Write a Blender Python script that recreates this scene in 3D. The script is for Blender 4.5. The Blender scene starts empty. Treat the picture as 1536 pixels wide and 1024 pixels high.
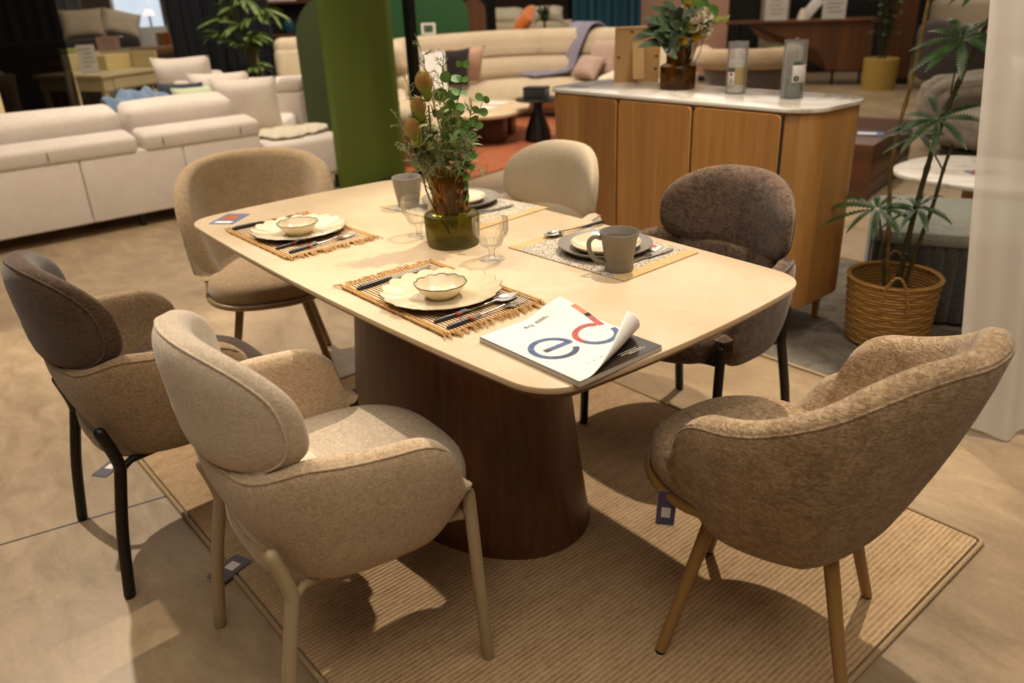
import bpy, bmesh, math, random
from math import sin, cos, pi, radians, sqrt, hypot, atan2
from mathutils import Vector, Matrix, noise as mnoise
random.seed(7)
SC = bpy.context.scene
COL = SC.collection

# ------------------------------------------------------------------ linking
def tag(o, label, cat, group=None, kind=None):
    o['label'] = label
    o['category'] = cat
    if group: o['group'] = group
    if kind: o['kind'] = kind
    return o

def thing(name, label, cat, loc=(0, 0, 0), rz=0.0, group=None):
    o = bpy.data.objects.new(name, None)
    o.empty_display_size = .1
    COL.objects.link(o)
    o.location = loc
    o.rotation_euler = (0, 0, rz)
    return tag(o, label, cat, group)

def link(name, me, mat=None, parent=None, smooth=True, loc=None, rot=None):
    if isinstance(me, bmesh.types.BMesh):
        bm = me
        me = bpy.data.meshes.new(name)
        bmesh.ops.recalc_face_normals(bm, faces=bm.faces)
        bm.to_mesh(me)
        bm.free()
    if mat:
        for m in (mat if isinstance(mat, (list, tuple)) else [mat]):
            me.materials.append(m)
    if smooth:
        me.polygons.foreach_set('use_smooth', [True] * len(me.polygons))
        if smooth != 'full':
            try: me.set_sharp_from_angle(angle=radians(42))
            except Exception: pass
    o = bpy.data.objects.new(name, me)
    COL.objects.link(o)
    if parent: o.parent = parent
    if loc: o.location = loc
    if rot: o.rotation_euler = rot
    return o

def copy_tree(src, parent=None):
    c = src.copy()
    COL.objects.link(c)
    if parent is not None:
        mpi = src.matrix_parent_inverse.copy()
        c.parent = parent
        c.matrix_parent_inverse = mpi
    for ch in list(src.children):
        copy_tree(ch, c)
    return c

def dup(src, loc, rz, label, group=None):
    c = copy_tree(src)
    c.location = loc
    c.rotation_euler = (0, 0, rz)
    c['label'] = label
    if group: c['group'] = group
    return c

# ------------------------------------------------------------------ shapes (all return / extend bmesh)
def NB(): return bmesh.new()

def add_faces(bm, verts, faces, mi=0):
    vs = [bm.verts.new(v) for v in verts]
    for f in faces:
        try:
            fc = bm.faces.new([vs[i] for i in f])
            fc.material_index = mi
        except ValueError: pass
    return vs

def add_box(bm, c, s, r=0.0, seg=2, M=None, mi=0):
    g = bmesh.ops.create_cube(bm, size=1.0)
    vs = g['verts']
    for v in vs: v.co = Vector((v.co.x * s[0], v.co.y * s[1], v.co.z * s[2]))
    fs = set(f for v in vs for f in v.link_faces)
    if r > 0:
        es = list(set(e for f in fs for e in f.edges))
        res = bmesh.ops.bevel(bm, geom=es, offset=min(r, min(s) * .49), segments=seg, profile=.5, affect='EDGES')
        vs = list(set(v for f in res['faces'] for v in f.verts) | set(v for v in vs if v.is_valid))
        fs = set(f for v in vs for f in v.link_faces)
    for f in fs: f.material_index = mi
    for v in vs:
        v.co = v.co + Vector(c)
        if M is not None: v.co = M @ v.co
    return vs

def box(c, s, r=0.0, seg=2):
    bm = NB(); add_box(bm, c, s, r, seg); return bm

def loft_rings(bm, rings, closed=False, cap=True, mi=0):
    V = [[bm.verts.new(p) for p in r] for r in rings]
    n = len(rings[0]); m = len(rings)
    for i in range(m if closed else m - 1):
        a, b = V[i], V[(i + 1) % m]
        for j in range(n):
            f = bm.faces.new((a[j], a[(j + 1) % n], b[(j + 1) % n], b[j]))
            f.material_index = mi
    if cap and not closed:
        for r in (V[0], V[-1]):
            try: bm.faces.new(r).material_index = mi
            except ValueError: pass
    return V

def catmull(pts, n=8, closed=False):
    P = [Vector(p) for p in pts]
    out = []
    m = len(P)
    rng = range(m if closed else m - 1)
    for i in rng:
        p0 = P[(i - 1) % m] if (closed or i > 0) else P[0] * 2 - P[1]
        p1, p2 = P[i], P[(i + 1) % m]
        p3 = P[(i + 2) % m] if (closed or i + 2 < m) else P[-1] * 2 - P[-2]
        for k in range(n):
            t = k / n
            out.append(.5 * ((2 * p1) + (p2 - p0) * t + (2 * p0 - 5 * p1 + 4 * p2 - p3) * t * t + (3 * p1 - p0 - 3 * p2 + p3) * t ** 3))
    if not closed: out.append(P[-1])
    return out

def resample(pts, n):
    P = [Vector(p) for p in pts]
    L = [0]
    for a, b in zip(P, P[1:]): L.append(L[-1] + (b - a).length)
    out = []; j = 0
    for i in range(n):
        d = L[-1] * i / (n - 1)
        while j < len(L) - 2 and L[j + 1] < d: j += 1
        t = (d - L[j]) / max(L[j + 1] - L[j], 1e-9)
        out.append(P[j].lerp(P[j + 1], min(max(t, 0), 1)))
    return out

def add_tube(bm, pts, r, n=10, closed=False, round_end=False, mi=0):
    P = [Vector(p) for p in pts]
    R = r if isinstance(r, (list, tuple)) else [r] * len(P)
    m = len(P)
    T = []
    for i in range(m):
        if closed: t = P[(i + 1) % m] - P[(i - 1) % m]
        else: t = P[min(i + 1, m - 1)] - P[max(i - 1, 0)]
        T.append(t.normalized() if t.length > 1e-9 else Vector((0, 0, 1)))
    u = T[0].orthogonal().normalized()
    rings = []
    for i in range(m):
        u = (u - T[i] * u.dot(T[i]))
        u = u.normalized() if u.length > 1e-6 else T[i].orthogonal().normalized()
        v = T[i].cross(u)
        rings.append([P[i] + (u * cos(2 * pi * k / n) + v * sin(2 * pi * k / n)) * R[i] for k in range(n)])
    if round_end and not closed:
        def cap(i, s):
            out = []
            for a in (35, 65, 85):
                c = P[i] + T[i] * s * R[i] * sin(radians(a))
                out.append([c + (q - P[i]) * cos(radians(a)) for q in rings[i]])
            return out
        rings = cap(0, -1)[::-1] + rings + cap(m - 1, 1)
    loft_rings(bm, rings, closed, mi=mi)

def tube(pts, r, n=10, **k):
    bm = NB(); add_tube(bm, pts, r, n, **k); return bm

def add_lathe(bm, prof, n=32, c=(0, 0, 0), fn=None, mi=0, closed_prof=False):
    """prof: list of (r,z). fn(theta, r, z)->(r,z) lets it ripple."""
    V = []
    for (r, z) in prof:
        if r < 1e-6:
            V.append([bm.verts.new((c[0], c[1], c[2] + z))])
        else:
            row = []
            for k in range(n):
                t = 2 * pi * k / n
                rr, zz = fn(t, r, z) if fn else (r, z)
                row.append(bm.verts.new((c[0] + rr * cos(t), c[1] + rr * sin(t), c[2] + zz)))
            V.append(row)
    seq = list(zip(V, V[1:]))
    if closed_prof: seq.append((V[-1], V[0]))
    for a, b in seq:
        for k in range(n):
            k2 = (k + 1) % n
            if len(a) == 1 and len(b) == 1: continue
            if len(a) == 1: f = bm.faces.new((a[0], b[k], b[k2]))
            elif len(b) == 1: f = bm.faces.new((a[k], b[0], a[k2]))
            else: f = bm.faces.new((a[k], b[k], b[k2], a[k2]))
            f.material_index = mi

def lathe(prof, n=32, c=(0, 0, 0), fn=None, **k):
    bm = NB(); add_lathe(bm, prof, n, c, fn, **k); return bm

def prism(outline, z0, z1, bevel=0.0, mi=0, bm=None, inset_bottom=0.0):
    """solid from a CCW plan outline"""
    bm = bm or NB()
    n = len(outline)
    P = [Vector((p[0], p[1], 0)) for p in outline]
    N = []
    for i in range(n):
        t = (P[(i + 1) % n] - P[i - 1]).normalized()
        N.append(Vector((t.y, -t.x, 0)))
    lv = []
    if bevel:
        lv = [(bevel + inset_bottom, z0), (inset_bottom + bevel * .3, z0 + bevel * .3), (inset_bottom, z0 + bevel), (0, z1 - bevel), (bevel * .3, z1 - bevel * .3), (bevel, z1)]
    else:
        lv = [(inset_bottom, z0), (0, z1)]
    rings = [[p - nn * ins + Vector((0, 0, z)) for p, nn in zip(P, N)] for ins, z in lv]
    loft_rings(bm, rings, mi=mi)
    return bm

def rrect(w, d, r, n=6, cx=0, cy=0):
    out = []
    for (sx, sy, a0) in ((1, -1, -90), (1, 1, 0), (-1, 1, 90), (-1, -1, 180)):
        for k in range(n + 1):
            a = radians(a0 + 90 * k / n)
            out.append((cx + sx * (w / 2 - r) + r * cos(a), cy + sy * (d / 2 - r) + r * sin(a)))
    return out

def superell(a, b, p, n=48, cx=0, cy=0):
    out = []
    for k in range(n):
        t = 2 * pi * k / n
        c, s = cos(t), sin(t)
        out.append((cx + a * abs(c) ** (2 / p) * (1 if c >= 0 else -1), cy + b * abs(s) ** (2 / p) * (1 if s >= 0 else -1)))
    return out

def pad(outline_fn, z0, z1, dome=.25, bm=None, levels=7, n=56):
    """soft seat cushion: outline scaled through a rounded side profile with a domed top"""
    bm = bm or NB()
    h = z1 - z0
    rings = []
    base = outline_fn(n)
    cx = sum(p[0] for p in base) / n; cy = sum(p[1] for p in base) / n
    prof = [(.93, 0), (.975, .08), (1.0, .3), (1.0, .5), (.985, .68), (.945, .82), (.86, .91), (.7, .965), (.45, .99), (.2, 1.0)]
    for s, f in prof:
        rings.append([(cx + (p[0] - cx) * s, cy + (p[1] - cy) * s, z0 + h * f) for p in base])
    V = loft_rings(bm, rings)
    return bm

def pillow(w, h, t, n=16, pinch=.06, bm=None, M=None, wob=0.0, seed=0):
    """scatter cushion in its own XZ plane, thickness along Y, bottom edge at z=0"""
    bm = bm or NB()
    front = []; back = []
    for side, store in ((1, front), (-1, back)):
        for i in range(n + 1):
            row = []
            for j in range(n + 1):
                u = -1 + 2 * i / n; v = -1 + 2 * j / n
                e = max(0, (1 - u ** 4) * (1 - v ** 4)) ** .5
                x = w / 2 * u * (1 - pinch * (1 - v * v) * abs(u))
                z = h / 2 * v * (1 - pinch * (1 - u * u) * abs(v)) + h / 2
                y = side * t / 2 * e
                if wob:
                    q = mnoise.noise(Vector((x * 6 + seed, z * 6, side)))
                    y += wob * q * e
                    z += wob * .6 * mnoise.noise(Vector((x * 4 + seed, 5, z * 4)))
                p = Vector((x, y, z))
                row.append(p)
            store.append(row)
    def mk(store):
        return [[bm.verts.new(M @ p if M is not None else p) for p in row] for row in store]
    A, B = mk(front), mk(back)
    for S in (A, B):
        for i in range(n):
            for j in range(n):
                bm.faces.new((S[i][j], S[i + 1][j], S[i + 1][j + 1], S[i][j + 1]))
    bmesh.ops.remove_doubles(bm, verts=bm.verts, dist=1e-5)
    return bm

def sheet(fn, nu, nv, th=0.0, bm=None):
    """grid surface fn(u,v)->Vector, u,v in 0..1, optionally given thickness along its normal"""
    bm = bm or NB()
    G = [[Vector(fn(i / nu, j / nv)) for j in range(nv + 1)] for i in range(nu + 1)]
    V = [[bm.verts.new(p) for p in row] for row in G]
    fs = []
    for i in range(nu):
        for j in range(nv):
            fs.append(bm.faces.new((V[i][j], V[i + 1][j], V[i + 1][j + 1], V[i][j + 1])))
    if th:
        bm.normal_update()
        W = [[bm.verts.new(V[i][j].co - V[i][j].normal * th) for j in range(nv + 1)] for i in range(nu + 1)]
        for i in range(nu):
            for j in range(nv):
                bm.faces.new((W[i][j], W[i][j + 1], W[i + 1][j + 1], W[i + 1][j]))
        for i in range(nu):
            bm.faces.new((V[i][0], W[i][0], W[i + 1][0], V[i + 1][0]))
            bm.faces.new((V[i][nv], V[i + 1][nv], W[i + 1][nv], W[i][nv]))
        for j in range(nv):
            bm.faces.new((V[0][j], V[0][j + 1], W[0][j + 1], W[0][j]))
            bm.faces.new((V[nu][j], W[nu][j], W[nu][j + 1], V[nu][j + 1]))
    return bm

def section(z0, z1, t, offs, rt=None, m=7, k=5):
    """closed upholstery cross section: list of (d,z); outer side up, round top, inner side down, round bottom.
    offs(zfrac) is the outward displacement of the middle of the thickness"""
    if z1 - z0 < .003:
        zm = (z0 + z1) / 2; z0, z1 = zm - .0015, zm + .0015
    h = z1 - z0
    rt = min(t / 2, h / 2)
    pts = []
    zz0, zz1 = z0 + rt, z1 - rt
    def mid(z): return offs(min(max((z - z0) / h, 0), 1))
    for i in range(m):
        z = zz0 + (zz1 - zz0) * i / (m - 1); pts.append((mid(z) + t / 2, z))
    for i in range(1, k):
        a = pi * i / k; z = zz1 + rt * sin(a); pts.append((mid(z) + t / 2 * cos(a), z))
    for i in range(m):
        z = zz1 + (zz0 - zz1) * i / (m - 1); pts.append((mid(z) - t / 2, z))
    for i in range(1, k):
        a = pi + pi * i / k; z = zz0 + rt * sin(a); pts.append((mid(z) + t / 2 * cos(a), z))
    return pts

def upholstered(path, z0f, z1f, tf, offf, shear=0.0, N=60, endr=None, bm=None):
    """sweep the rounded section along a plan path.  *f are functions of s (0..1 along the path)"""
    bm = bm or NB()
    P = resample(path, N)
    rings = []
    info = []
    for i in range(N):
        s = i / (N - 1)
        tg = (P[min(i + 1, N - 1)] - P[max(i - 1, 0)]); tg.z = 0; tg.normalize()
        info.append((s, P[i], tg))
    seq = []
    t0 = tf(0); t1 = tf(1)
    for a in (82, 62, 40, 20): seq.append((0.0, info[0][1] - info[0][2] * t0 * .5 * sin(radians(a)), info[0][2], cos(radians(a))))
    for s, p, tg in info: seq.append((s, p, tg, 1.0))
    for a in (20, 40, 62, 82): seq.append((1.0, info[-1][1] + info[-1][2] * t1 * .5 * sin(radians(a)), info[-1][2], cos(radians(a))))
    for s, p, tg, sc in seq:
        out = Vector((tg.y, -tg.x, 0))
        z0, z1, t = z0f(s), z1f(s), tf(s)
        e = t * .5 * (1 - sc)
        sec = section(z0 + e, z1 - e, max(t * sc, t * .12), lambda q: offf(s, q))
        h = max(z1 - z0, 1e-6)
        ring = []
        for d, z in sec:
            sh = 0.0
            if shear:
                w = max(0.0, 1 - 2 * min(s, 1 - s) / .5)
                sh = shear * (1 - min(max((z - z0) / h, 0), 1)) * w * (1 if s > .5 else -1)
            ring.append(p + out * d + tg * sh + Vector((0, 0, z)))
        rings.append(ring)
    loft_rings(bm, rings)
    return bm, rings
# ------------------------------------------------------------------ materials
def sl(h):
    h = h.lstrip('#')
    r = []
    for i in (0, 2, 4):
        c = int(h[i:i + 2], 16) / 255
        r.append(c / 12.92 if c <= .04045 else ((c + .055) / 1.055) ** 2.4)
    return (*r, 1)

class NT:
    def __init__(s, name):
        s.m = bpy.data.materials.new(name); s.m.use_nodes = True
        s.t = s.m.node_tree; s.b = s.t.nodes['Principled BSDF']; s.out = s.t.nodes['Material Output']
    def n(s, typ, **kw):
        nd = s.t.nodes.new(typ)
        for k, v in kw.items():
            if k in nd.inputs: nd.inputs[k].default_value = v
            else: setattr(nd, k, v)
        return nd
    def l(s, a, b): s.t.links.new(a, b)
    def coords(s, scale=(1, 1, 1), rot=(0, 0, 0), kind='Object'):
        tc = s.n('ShaderNodeTexCoord'); mp = s.n('ShaderNodeMapping')
        mp.inputs['Scale'].default_value = scale; mp.inputs['Rotation'].default_value = rot
        s.l(tc.outputs[kind], mp.inputs['Vector']); return mp.outputs['Vector']
    def noise(s, vec, scale, detail=3, rough=.55, dist=0.0):
        nd = s.n('ShaderNodeTexNoise'); nd.inputs['Scale'].default_value = scale; nd.inputs['Detail'].default_value = detail
        nd.inputs['Roughness'].default_value = rough; nd.inputs['Distortion'].default_value = dist
        s.l(vec, nd.inputs['Vector']); return nd.outputs['Fac']
    def wave(s, vec, scale, dist=0, detail=2, dscale=1, bands='X', prof='SIN', kind='BANDS'):
        nd = s.n('ShaderNodeTexWave'); nd.wave_type = kind; nd.wave_profile = prof
        if kind == 'BANDS': nd.bands_direction = bands
        else: nd.rings_direction = bands
        for k, v in (('Scale', scale), ('Distortion', dist), ('Detail', detail), ('Detail Scale', dscale)): nd.inputs[k].default_value = v
        s.l(vec, nd.inputs['Vector']); return nd.outputs['Fac']
    def ramp(s, fac, stops):
        nd = s.n('ShaderNodeValToRGB'); r = nd.color_ramp
        while len(r.elements) < len(stops): r.elements.new(.5)
        for e, (p, c) in zip(r.elements, stops): e.position = p; e.color = c if len(c) == 4 else (*c, 1)
        s.l(fac, nd.inputs['Fac']); return nd.outputs['Color']
    def mix(s, fac, a, b, mode='MIX'):
        nd = s.n('ShaderNodeMix'); nd.data_type = 'RGBA'; nd.blend_type = mode
        for v, i in ((fac, 0), (a, 6), (b, 7)):
            if hasattr(v, 'links') or hasattr(v, 'is_linked'): s.l(v, nd.inputs[i])
            else: nd.inputs[i].default_value = v
        return nd.outputs[2]
    def math(s, op, a, b):
        nd = s.n('ShaderNodeMath'); nd.operation = op
        for v, i in ((a, 0), (b, 1)):
            if hasattr(v, 'is_linked'): s.l(v, nd.inputs[i])
            else: nd.inputs[i].default_value = v
        return nd.outputs[0]
    def bump(s, h, strength=.3, dist=.01):
        nd = s.n('ShaderNodeBump'); nd.inputs['Strength'].default_value = strength; nd.inputs['Distance'].default_value = dist
        s.l(h, nd.inputs['Height']); s.l(nd.outputs['Normal'], s.b.inputs['Normal'])
    def col(s, c):
        if hasattr(c, 'is_linked'): s.l(c, s.b.inputs['Base Color'])
        else: s.b.inputs['Base Color'].default_value = c
    def set(s, **k):
        for a, v in k.items(): s.b.inputs[a.replace('_', ' ')].default_value = v

def plain(name, c, rough=.5, metal=0.0, **k):
    t = NT(name); t.col(sl(c)); t.set(Roughness=rough, Metallic=metal, **k)
    v = t.coords(); n = t.noise(v, 40, 2)
    t.l(t.math('ADD', t.math('MULTIPLY', n, .12), rough - .06), t.b.inputs['Roughness'])
    return t.m

def fabric(name, c1, c2, scale=1.0, stretch=(1, 1, 1), bump=.5, mott=6.0, sheen=.3, dist=.0015):
    """soft upholstery: broad mottling plus short chenille strokes"""
    t = NT(name)
    v = t.coords(stretch)
    big = t.noise(v, mott, 3)
    fine = t.noise(v, 140 * scale, 4, .65, 1.2)
    strk = t.noise(t.coords((stretch[0] * 1.0, stretch[1] * 1.0, stretch[2] * 4.0)), 55 * scale, 3, .6, 2.5)
    f = t.math('ADD', t.math('MULTIPLY', big, .16), t.math('ADD', t.math('MULTIPLY', fine, .38), t.math('MULTIPLY', strk, .46)))
    t.col(t.ramp(f, [(.43, sl(c2)), (.58, sl(c1))]))
    t.set(Roughness=.95, Sheen_Weight=sheen, Sheen_Roughness=.5)
    t.b.inputs['Specular IOR Level'].default_value = .15
    t.bump(t.math('ADD', t.math('MULTIPLY', fine, .5), strk), bump, dist)
    return t.m

def wood(name, c1, c2, axis='Z', scale=1.0, rough=.45, plank=0.0, plank_axis='X', coat=0.0):
    t = NT(name)
    st = {'X': (.06, 1, 1), 'Y': (1, .06, 1), 'Z': (1, 1, .06)}[axis]
    v = t.coords(tuple(a * scale for a in st))
    g = t.noise(v, 22, 5, .6, .6)
    g2 = t.noise(v, 90, 3, .6)
    b = t.noise(v, 4.0, 2, .5, .5)
    f = t.math('ADD', t.math('MULTIPLY', g, .5), t.math('ADD', t.math('MULTIPLY', g2, .2), t.math('MULTIPLY', b, .3)))
    c = t.ramp(f, [(.34, sl(c2)), (.66, sl(c1))])
    if plank:
        tc = t.n('ShaderNodeTexCoord'); sp = t.n('ShaderNodeSeparateXYZ'); t.l(tc.outputs['Object'], sp.inputs[0])
        k = t.math('FLOOR', t.math('MULTIPLY', sp.outputs[plank_axis], 1 / plank), 0)
        wn = t.n('ShaderNodeTexWhiteNoise'); wn.noise_dimensions = '1D'; t.l(k, wn.inputs['W'])
        c = t.mix(t.math('MULTIPLY', wn.outputs['Value'], .4), c, (.25, .2, .16, 1), 'MULTIPLY')
    t.col(c); t.set(Roughness=rough, Coat_Weight=coat)
    t.bump(g2, .08, .001)
    return t.m

def glass(name, c, rough=.02, ior=1.45, trans=1.0):
    t = NT(name); t.col(sl(c)); t.set(Roughness=rough, IOR=ior, Transmission_Weight=trans)
    v = t.coords(); t.bump(t.noise(v, 30, 2), .03, .001)
    return t.m

def thin_glass(name, c, body=0.0, bodycol=None, rough=.02):
    """thin walled glass: tinted see-through with a fresnel sheen (body = share of soft scattering in the glass)"""
    t = NT(name); tr = t.n('ShaderNodeBsdfTransparent'); tr.inputs[0].default_value = sl(c)
    gl = t.n('ShaderNodeBsdfGlossy'); gl.inputs['Roughness'].default_value = rough
    df = t.n('ShaderNodeBsdfTranslucent'); d2 = t.n('ShaderNodeBsdfDiffuse')
    for d in (df, d2): d.inputs[0].default_value = sl(bodycol or c)
    ma = t.n('ShaderNodeMixShader'); ma.inputs[0].default_value = .5; t.l(df.outputs[0], ma.inputs[1]); t.l(d2.outputs[0], ma.inputs[2])
    mb = t.n('ShaderNodeMixShader'); mb.inputs[0].default_value = body; t.l(tr.outputs[0], mb.inputs[1]); t.l(ma.outputs[0], mb.inputs[2])
    lw = t.n('ShaderNodeLayerWeight'); lw.inputs[0].default_value = .25
    mc = t.n('ShaderNodeMixShader'); t.l(t.math('ADD', t.math('MULTIPLY', lw.outputs['Fresnel'], .55), .02), mc.inputs[0])
    t.l(mb.outputs[0], mc.inputs[1]); t.l(gl.outputs[0], mc.inputs[2]); t.l(mc.outputs[0], t.out.inputs['Surface'])
    n = t.noise(t.coords(), 25, 2); bp = t.n('ShaderNodeBump'); bp.inputs['Strength'].default_value = .03; bp.inputs['Distance'].default_value = .001
    t.l(n, bp.inputs['Height']); t.l(bp.outputs[0], gl.inputs['Normal'])
    return t.m

def stone(name, c1, c2, scale=3.0, rough=.3, vein=None):
    t = NT(name); v = t.coords((1, 1, 1))
    a = t.noise(v, scale, 6, .6, 1.0); b = t.noise(v, scale * 9, 4, .6)
    f = t.math('ADD', t.math('MULTIPLY', a, .7), t.math('MULTIPLY', b, .3))
    c = t.ramp(f, [(.35, sl(c2)), (.62, sl(c1))])
    if vein:
        w = t.noise(v, scale * .8, 5, .6, 2.0)
        d = t.math('ABSOLUTE', t.math('SUBTRACT', w, .5), 0)
        c = t.mix(t.ramp(d, [(0.0, (.75, .75, .75, 1)), (.035, (0, 0, 0, 1))]), c, sl(vein))
    t.col(c); t.set(Roughness=rough); return t.m

def sheer(name, c, alpha, folds=False):
    """thin see-through curtain cloth"""
    t = NT(name); tr = t.n('ShaderNodeBsdfTransparent'); tl = t.n('ShaderNodeBsdfTranslucent'); df = t.n('ShaderNodeBsdfDiffuse')
    tl.inputs[0].default_value = sl(c); df.inputs[0].default_value = sl(c)
    m1 = t.n('ShaderNodeMixShader'); m1.inputs[0].default_value = .4; t.l(df.outputs[0], m1.inputs[1]); t.l(tl.outputs[0], m1.inputs[2])
    m2 = t.n('ShaderNodeMixShader')
    v = t.coords((1, 1, 1)); n = t.noise(v, 400, 1)
    t.l(t.math('ADD', t.math('MULTIPLY', n, .1), alpha - .05), m2.inputs[0])
    t.l(tr.outputs[0], m2.inputs[1]); t.l(m1.outputs[0], m2.inputs[2]); t.l(m2.outputs[0], t.out.inputs['Surface'])
    return t.m

def emit(name, c, s):
    t = NT(name); t.col((0, 0, 0, 1)); t.b.inputs['Emission Color'].default_value = sl(c); t.b.inputs['Emission Strength'].default_value = s
    v = t.coords(); n = t.noise(v, 6, 2); t.l(t.mix(n, sl(c), (.9, .95, 1, 1)), t.b.inputs['Emission Color'])
    return t.m

def leafmat(name, c1, c2, rough=.45, sss=0.0, scale=25):
    t = NT(name); v = t.coords(); n = t.noise(v, scale, 3)
    t.col(t.ramp(n, [(.35, sl(c2)), (.65, sl(c1))])); t.set(Roughness=rough)
    t.b.inputs['Subsurface Weight'].default_value = 0
    return t.m

M = {}
M['cream_fabric'] = fabric('cream chenille', '#dbcbb5', '#c0ad92', 1.0, bump=.5)
M['cream_shell'] = fabric('cream chenille shell', '#cab598', '#a98f6f', 1.0, bump=.6)
M['cream_light'] = fabric('pale cream chenille', '#ded0b8', '#c6b79c', 1.0, bump=.35)
M['dark_fabric'] = fabric('dark brown chenille', '#5f4833', '#3a2919', 1.0, bump=.6, mott=9)
M['dark_shell'] = fabric('taupe brown chenille', '#a58c6d', '#7d6547', 1.0, bump=.6)
M['mole_fabric'] = fabric('mole brown velour', '#6f5947', '#423226', .5, (1, 1, .7), bump=.5, mott=14)
M['white_fabric'] = fabric('ivory cloth', '#cbbca3', '#b9a88a', 1.2, bump=.25)
M['oat_fabric'] = fabric('oat suede cloth', '#ab9372', '#8f795a', .8, bump=.25, mott=12)
M['tub_fabric'] = fabric('oatmeal boucle', '#c2a886', '#896d4b', .75, (1, 1, 1), bump=1.0, mott=20, dist=.003)
M['tub_side'] = M['tub_fabric']
M['beige_metal'] = plain('beige painted metal', '#ab9878', .45, .0)
M['bronze_metal'] = plain('bronze painted metal', '#8b7554', .4, .2)
M['oak_metal'] = plain('oak toned metal', '#9d7844', .42, .0)
M['black_metal'] = plain('black painted metal', '#15130f', .4, .2)
M['rubber'] = plain('black rubber', '#0c0b0a', .7)
M['walnut'] = wood('walnut veneer', '#76492a', '#3f2412', 'Z', 1.6, .42)
M['walnut_edge'] = wood('walnut edge', '#6b4420', '#472a12', 'X', 1.0, .5)
M['oak'] = wood('oak veneer', '#c48f50', '#9c6a31', 'Z', 1.0, .5, .115, 'X')
M['oak_side'] = wood('oak end veneer', '#c69656', '#a47339', 'Z', 1.0, .5, .1, 'Y')
M['oak_leg'] = wood('oak leg', '#b78643', '#93642b', 'Z', 1.5, .5)
M['table_stone'] = stone('cream sintered stone', '#d5bf9f', '#c5ad89', 3.0, .33)
M['marble'] = stone('white marble', '#e9e4dc', '#e0dad0', 1.6, .15, '#c4b298')
M['silver'] = plain('polished steel', '#c9c6c0', .18, 1.0)
M['steel_dark'] = plain('dark steel handle', '#4a4b50', .35, .8)
M['ceramic_cream'] = plain('cream glaze', '#d9c9a8', .18, 0, Coat_Weight=.4)
M['ceramic_grey'] = plain('grey matt glaze', '#857d72', .5)
M['rim_dark'] = plain('dark brown glaze rim', '#3a2a1e', .35)
M['amber_glass'] = thin_glass('amber glass', '#dfc28e', .16, '#8a6428')
M['olive_glass'] = thin_glass('olive ribbed glass', '#c6c07e', .22, '#8f8636', .08)
M['brown_glass'] = thin_glass('brown glass', '#c8aa6c', .15, '#7d6426', .04)
M['clear_glass'] = thin_glass('clear glass', '#fdfcf8', .035, '#ffffff', .0)
M['plastic_clear'] = None
M['paper'] = plain('white paper', '#dedad4', .55)
M['paper_edge'] = plain('page block', '#cfc6bb', .8)
M['paper_dark'] = plain('dark printed paper', '#2b2019', .22)
M['ink'] = plain('dark ink', '#2a2522', .6)
M['card_blue'] = plain('blue printed card', '#5b6a93', .4)
M['card_dark'] = plain('slate printed card', '#55535c', .35)
M['tag_blue'] = plain('indigo price tag', '#4b4a6e', .35)
M['tag_clear'] = None
M['red'] = plain('red tag', '#c0392f', .5)
M['green_panel'] = plain('olive green paint', '#536318', .7)
M['green_dark'] = plain('dark olive paint', '#333f17', .75)
M['green_forest'] = plain('forest green paint', '#17491f', .75)
M['sofa_white'] = fabric('warm white sofa cloth', '#d8cdc2', '#cabdb0', .6, bump=.15)
M['sofa_beige'] = fabric('beige leather', '#c3b399', '#b3a288', .4, bump=.1, sheen=.0)
M['fur'] = fabric('white fur', '#e6dcc4', '#cfc2a4', .5, bump=1.0, dist=.01)
M['mint'] = fabric('mint cloth', '#c4cdb0', '#b3bd9d', bump=.2)
M['slate'] = fabric('slate cloth', '#3c4650', '#2c343c', bump=.2)
M['blue_throw'] = fabric('dusty blue knit', '#71879f', '#566a85', bump=.6)
M['lavender'] = fabric('lavender knit', '#8f8b9c', '#6f6a7d', bump=.8)
M['mauve'] = fabric('mauve cloth', '#b59c8e', '#a08578', bump=.2)
M['pink'] = fabric('rose cloth', '#c4a18a', '#b08d76', bump=.2)
M['charcoal'] = fabric('charcoal cloth', '#33302e', '#242120', bump=.2)
M['rust'] = fabric('burnt orange cloth', '#b5652a', '#9a4f1c', bump=.4)
M['grey_fabric'] = fabric('grey boucle', '#7a7068', '#5f564f', .5, bump=.5)
M['greyer'] = fabric('dark grey cloth', '#4b4542', '#39332f', .5, bump=.3)
M['tufted'] = fabric('stone velvet', '#93887a', '#766b5e', .5, bump=.2)
M['brown_sofa'] = fabric('brown sofa cloth', '#4a4038', '#382f29', .5, bump=.2)
M['tan_sofa'] = fabric('tan leather', '#8a6a4a', '#735437', .5, bump=.2)
M['pouf_top'] = fabric('sage grey velvet', '#97998c', '#7f8278', .5, bump=.15)
M['pouf_side'] = fabric('graphite velvet', '#55544f', '#3b3a36', .5, bump=.15, sheen=.5)
M['black_cloth'] = sheer('black sheer cloth', '#0b0a0a', .9)
M['navy_cloth'] = plain('navy curtain cloth', '#12161f', .9)
M['teal_cloth'] = plain('teal curtain cloth', '#114050', .85)
M['plastic_clear'] = thin_glass('clear plastic', '#fafafa', .12, '#ffffff', .08); M['tag_clear'] = M['plastic_clear']
M['white_sheer'] = sheer('white sheer cloth', '#efe8dc', .86)
M['grey_sheer'] = sheer('grey sheer cloth', '#8b8c8c', .8)
M['yellow_paint'] = plain('pale yellow paint', '#d9c689', .5)
M['cream_paint'] = plain('cream paint', '#d6c598', .5)
M['pink_wall'] = plain('pink plaster', '#b58a76', .85)
M['black_wall'] = plain('black panel', '#12100f', .6)
M['dark_wall'] = plain('dark grey plaster', '#3b342e', .9)
M['tan_wall'] = plain('tan plaster', '#8a7a69', .9)
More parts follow.
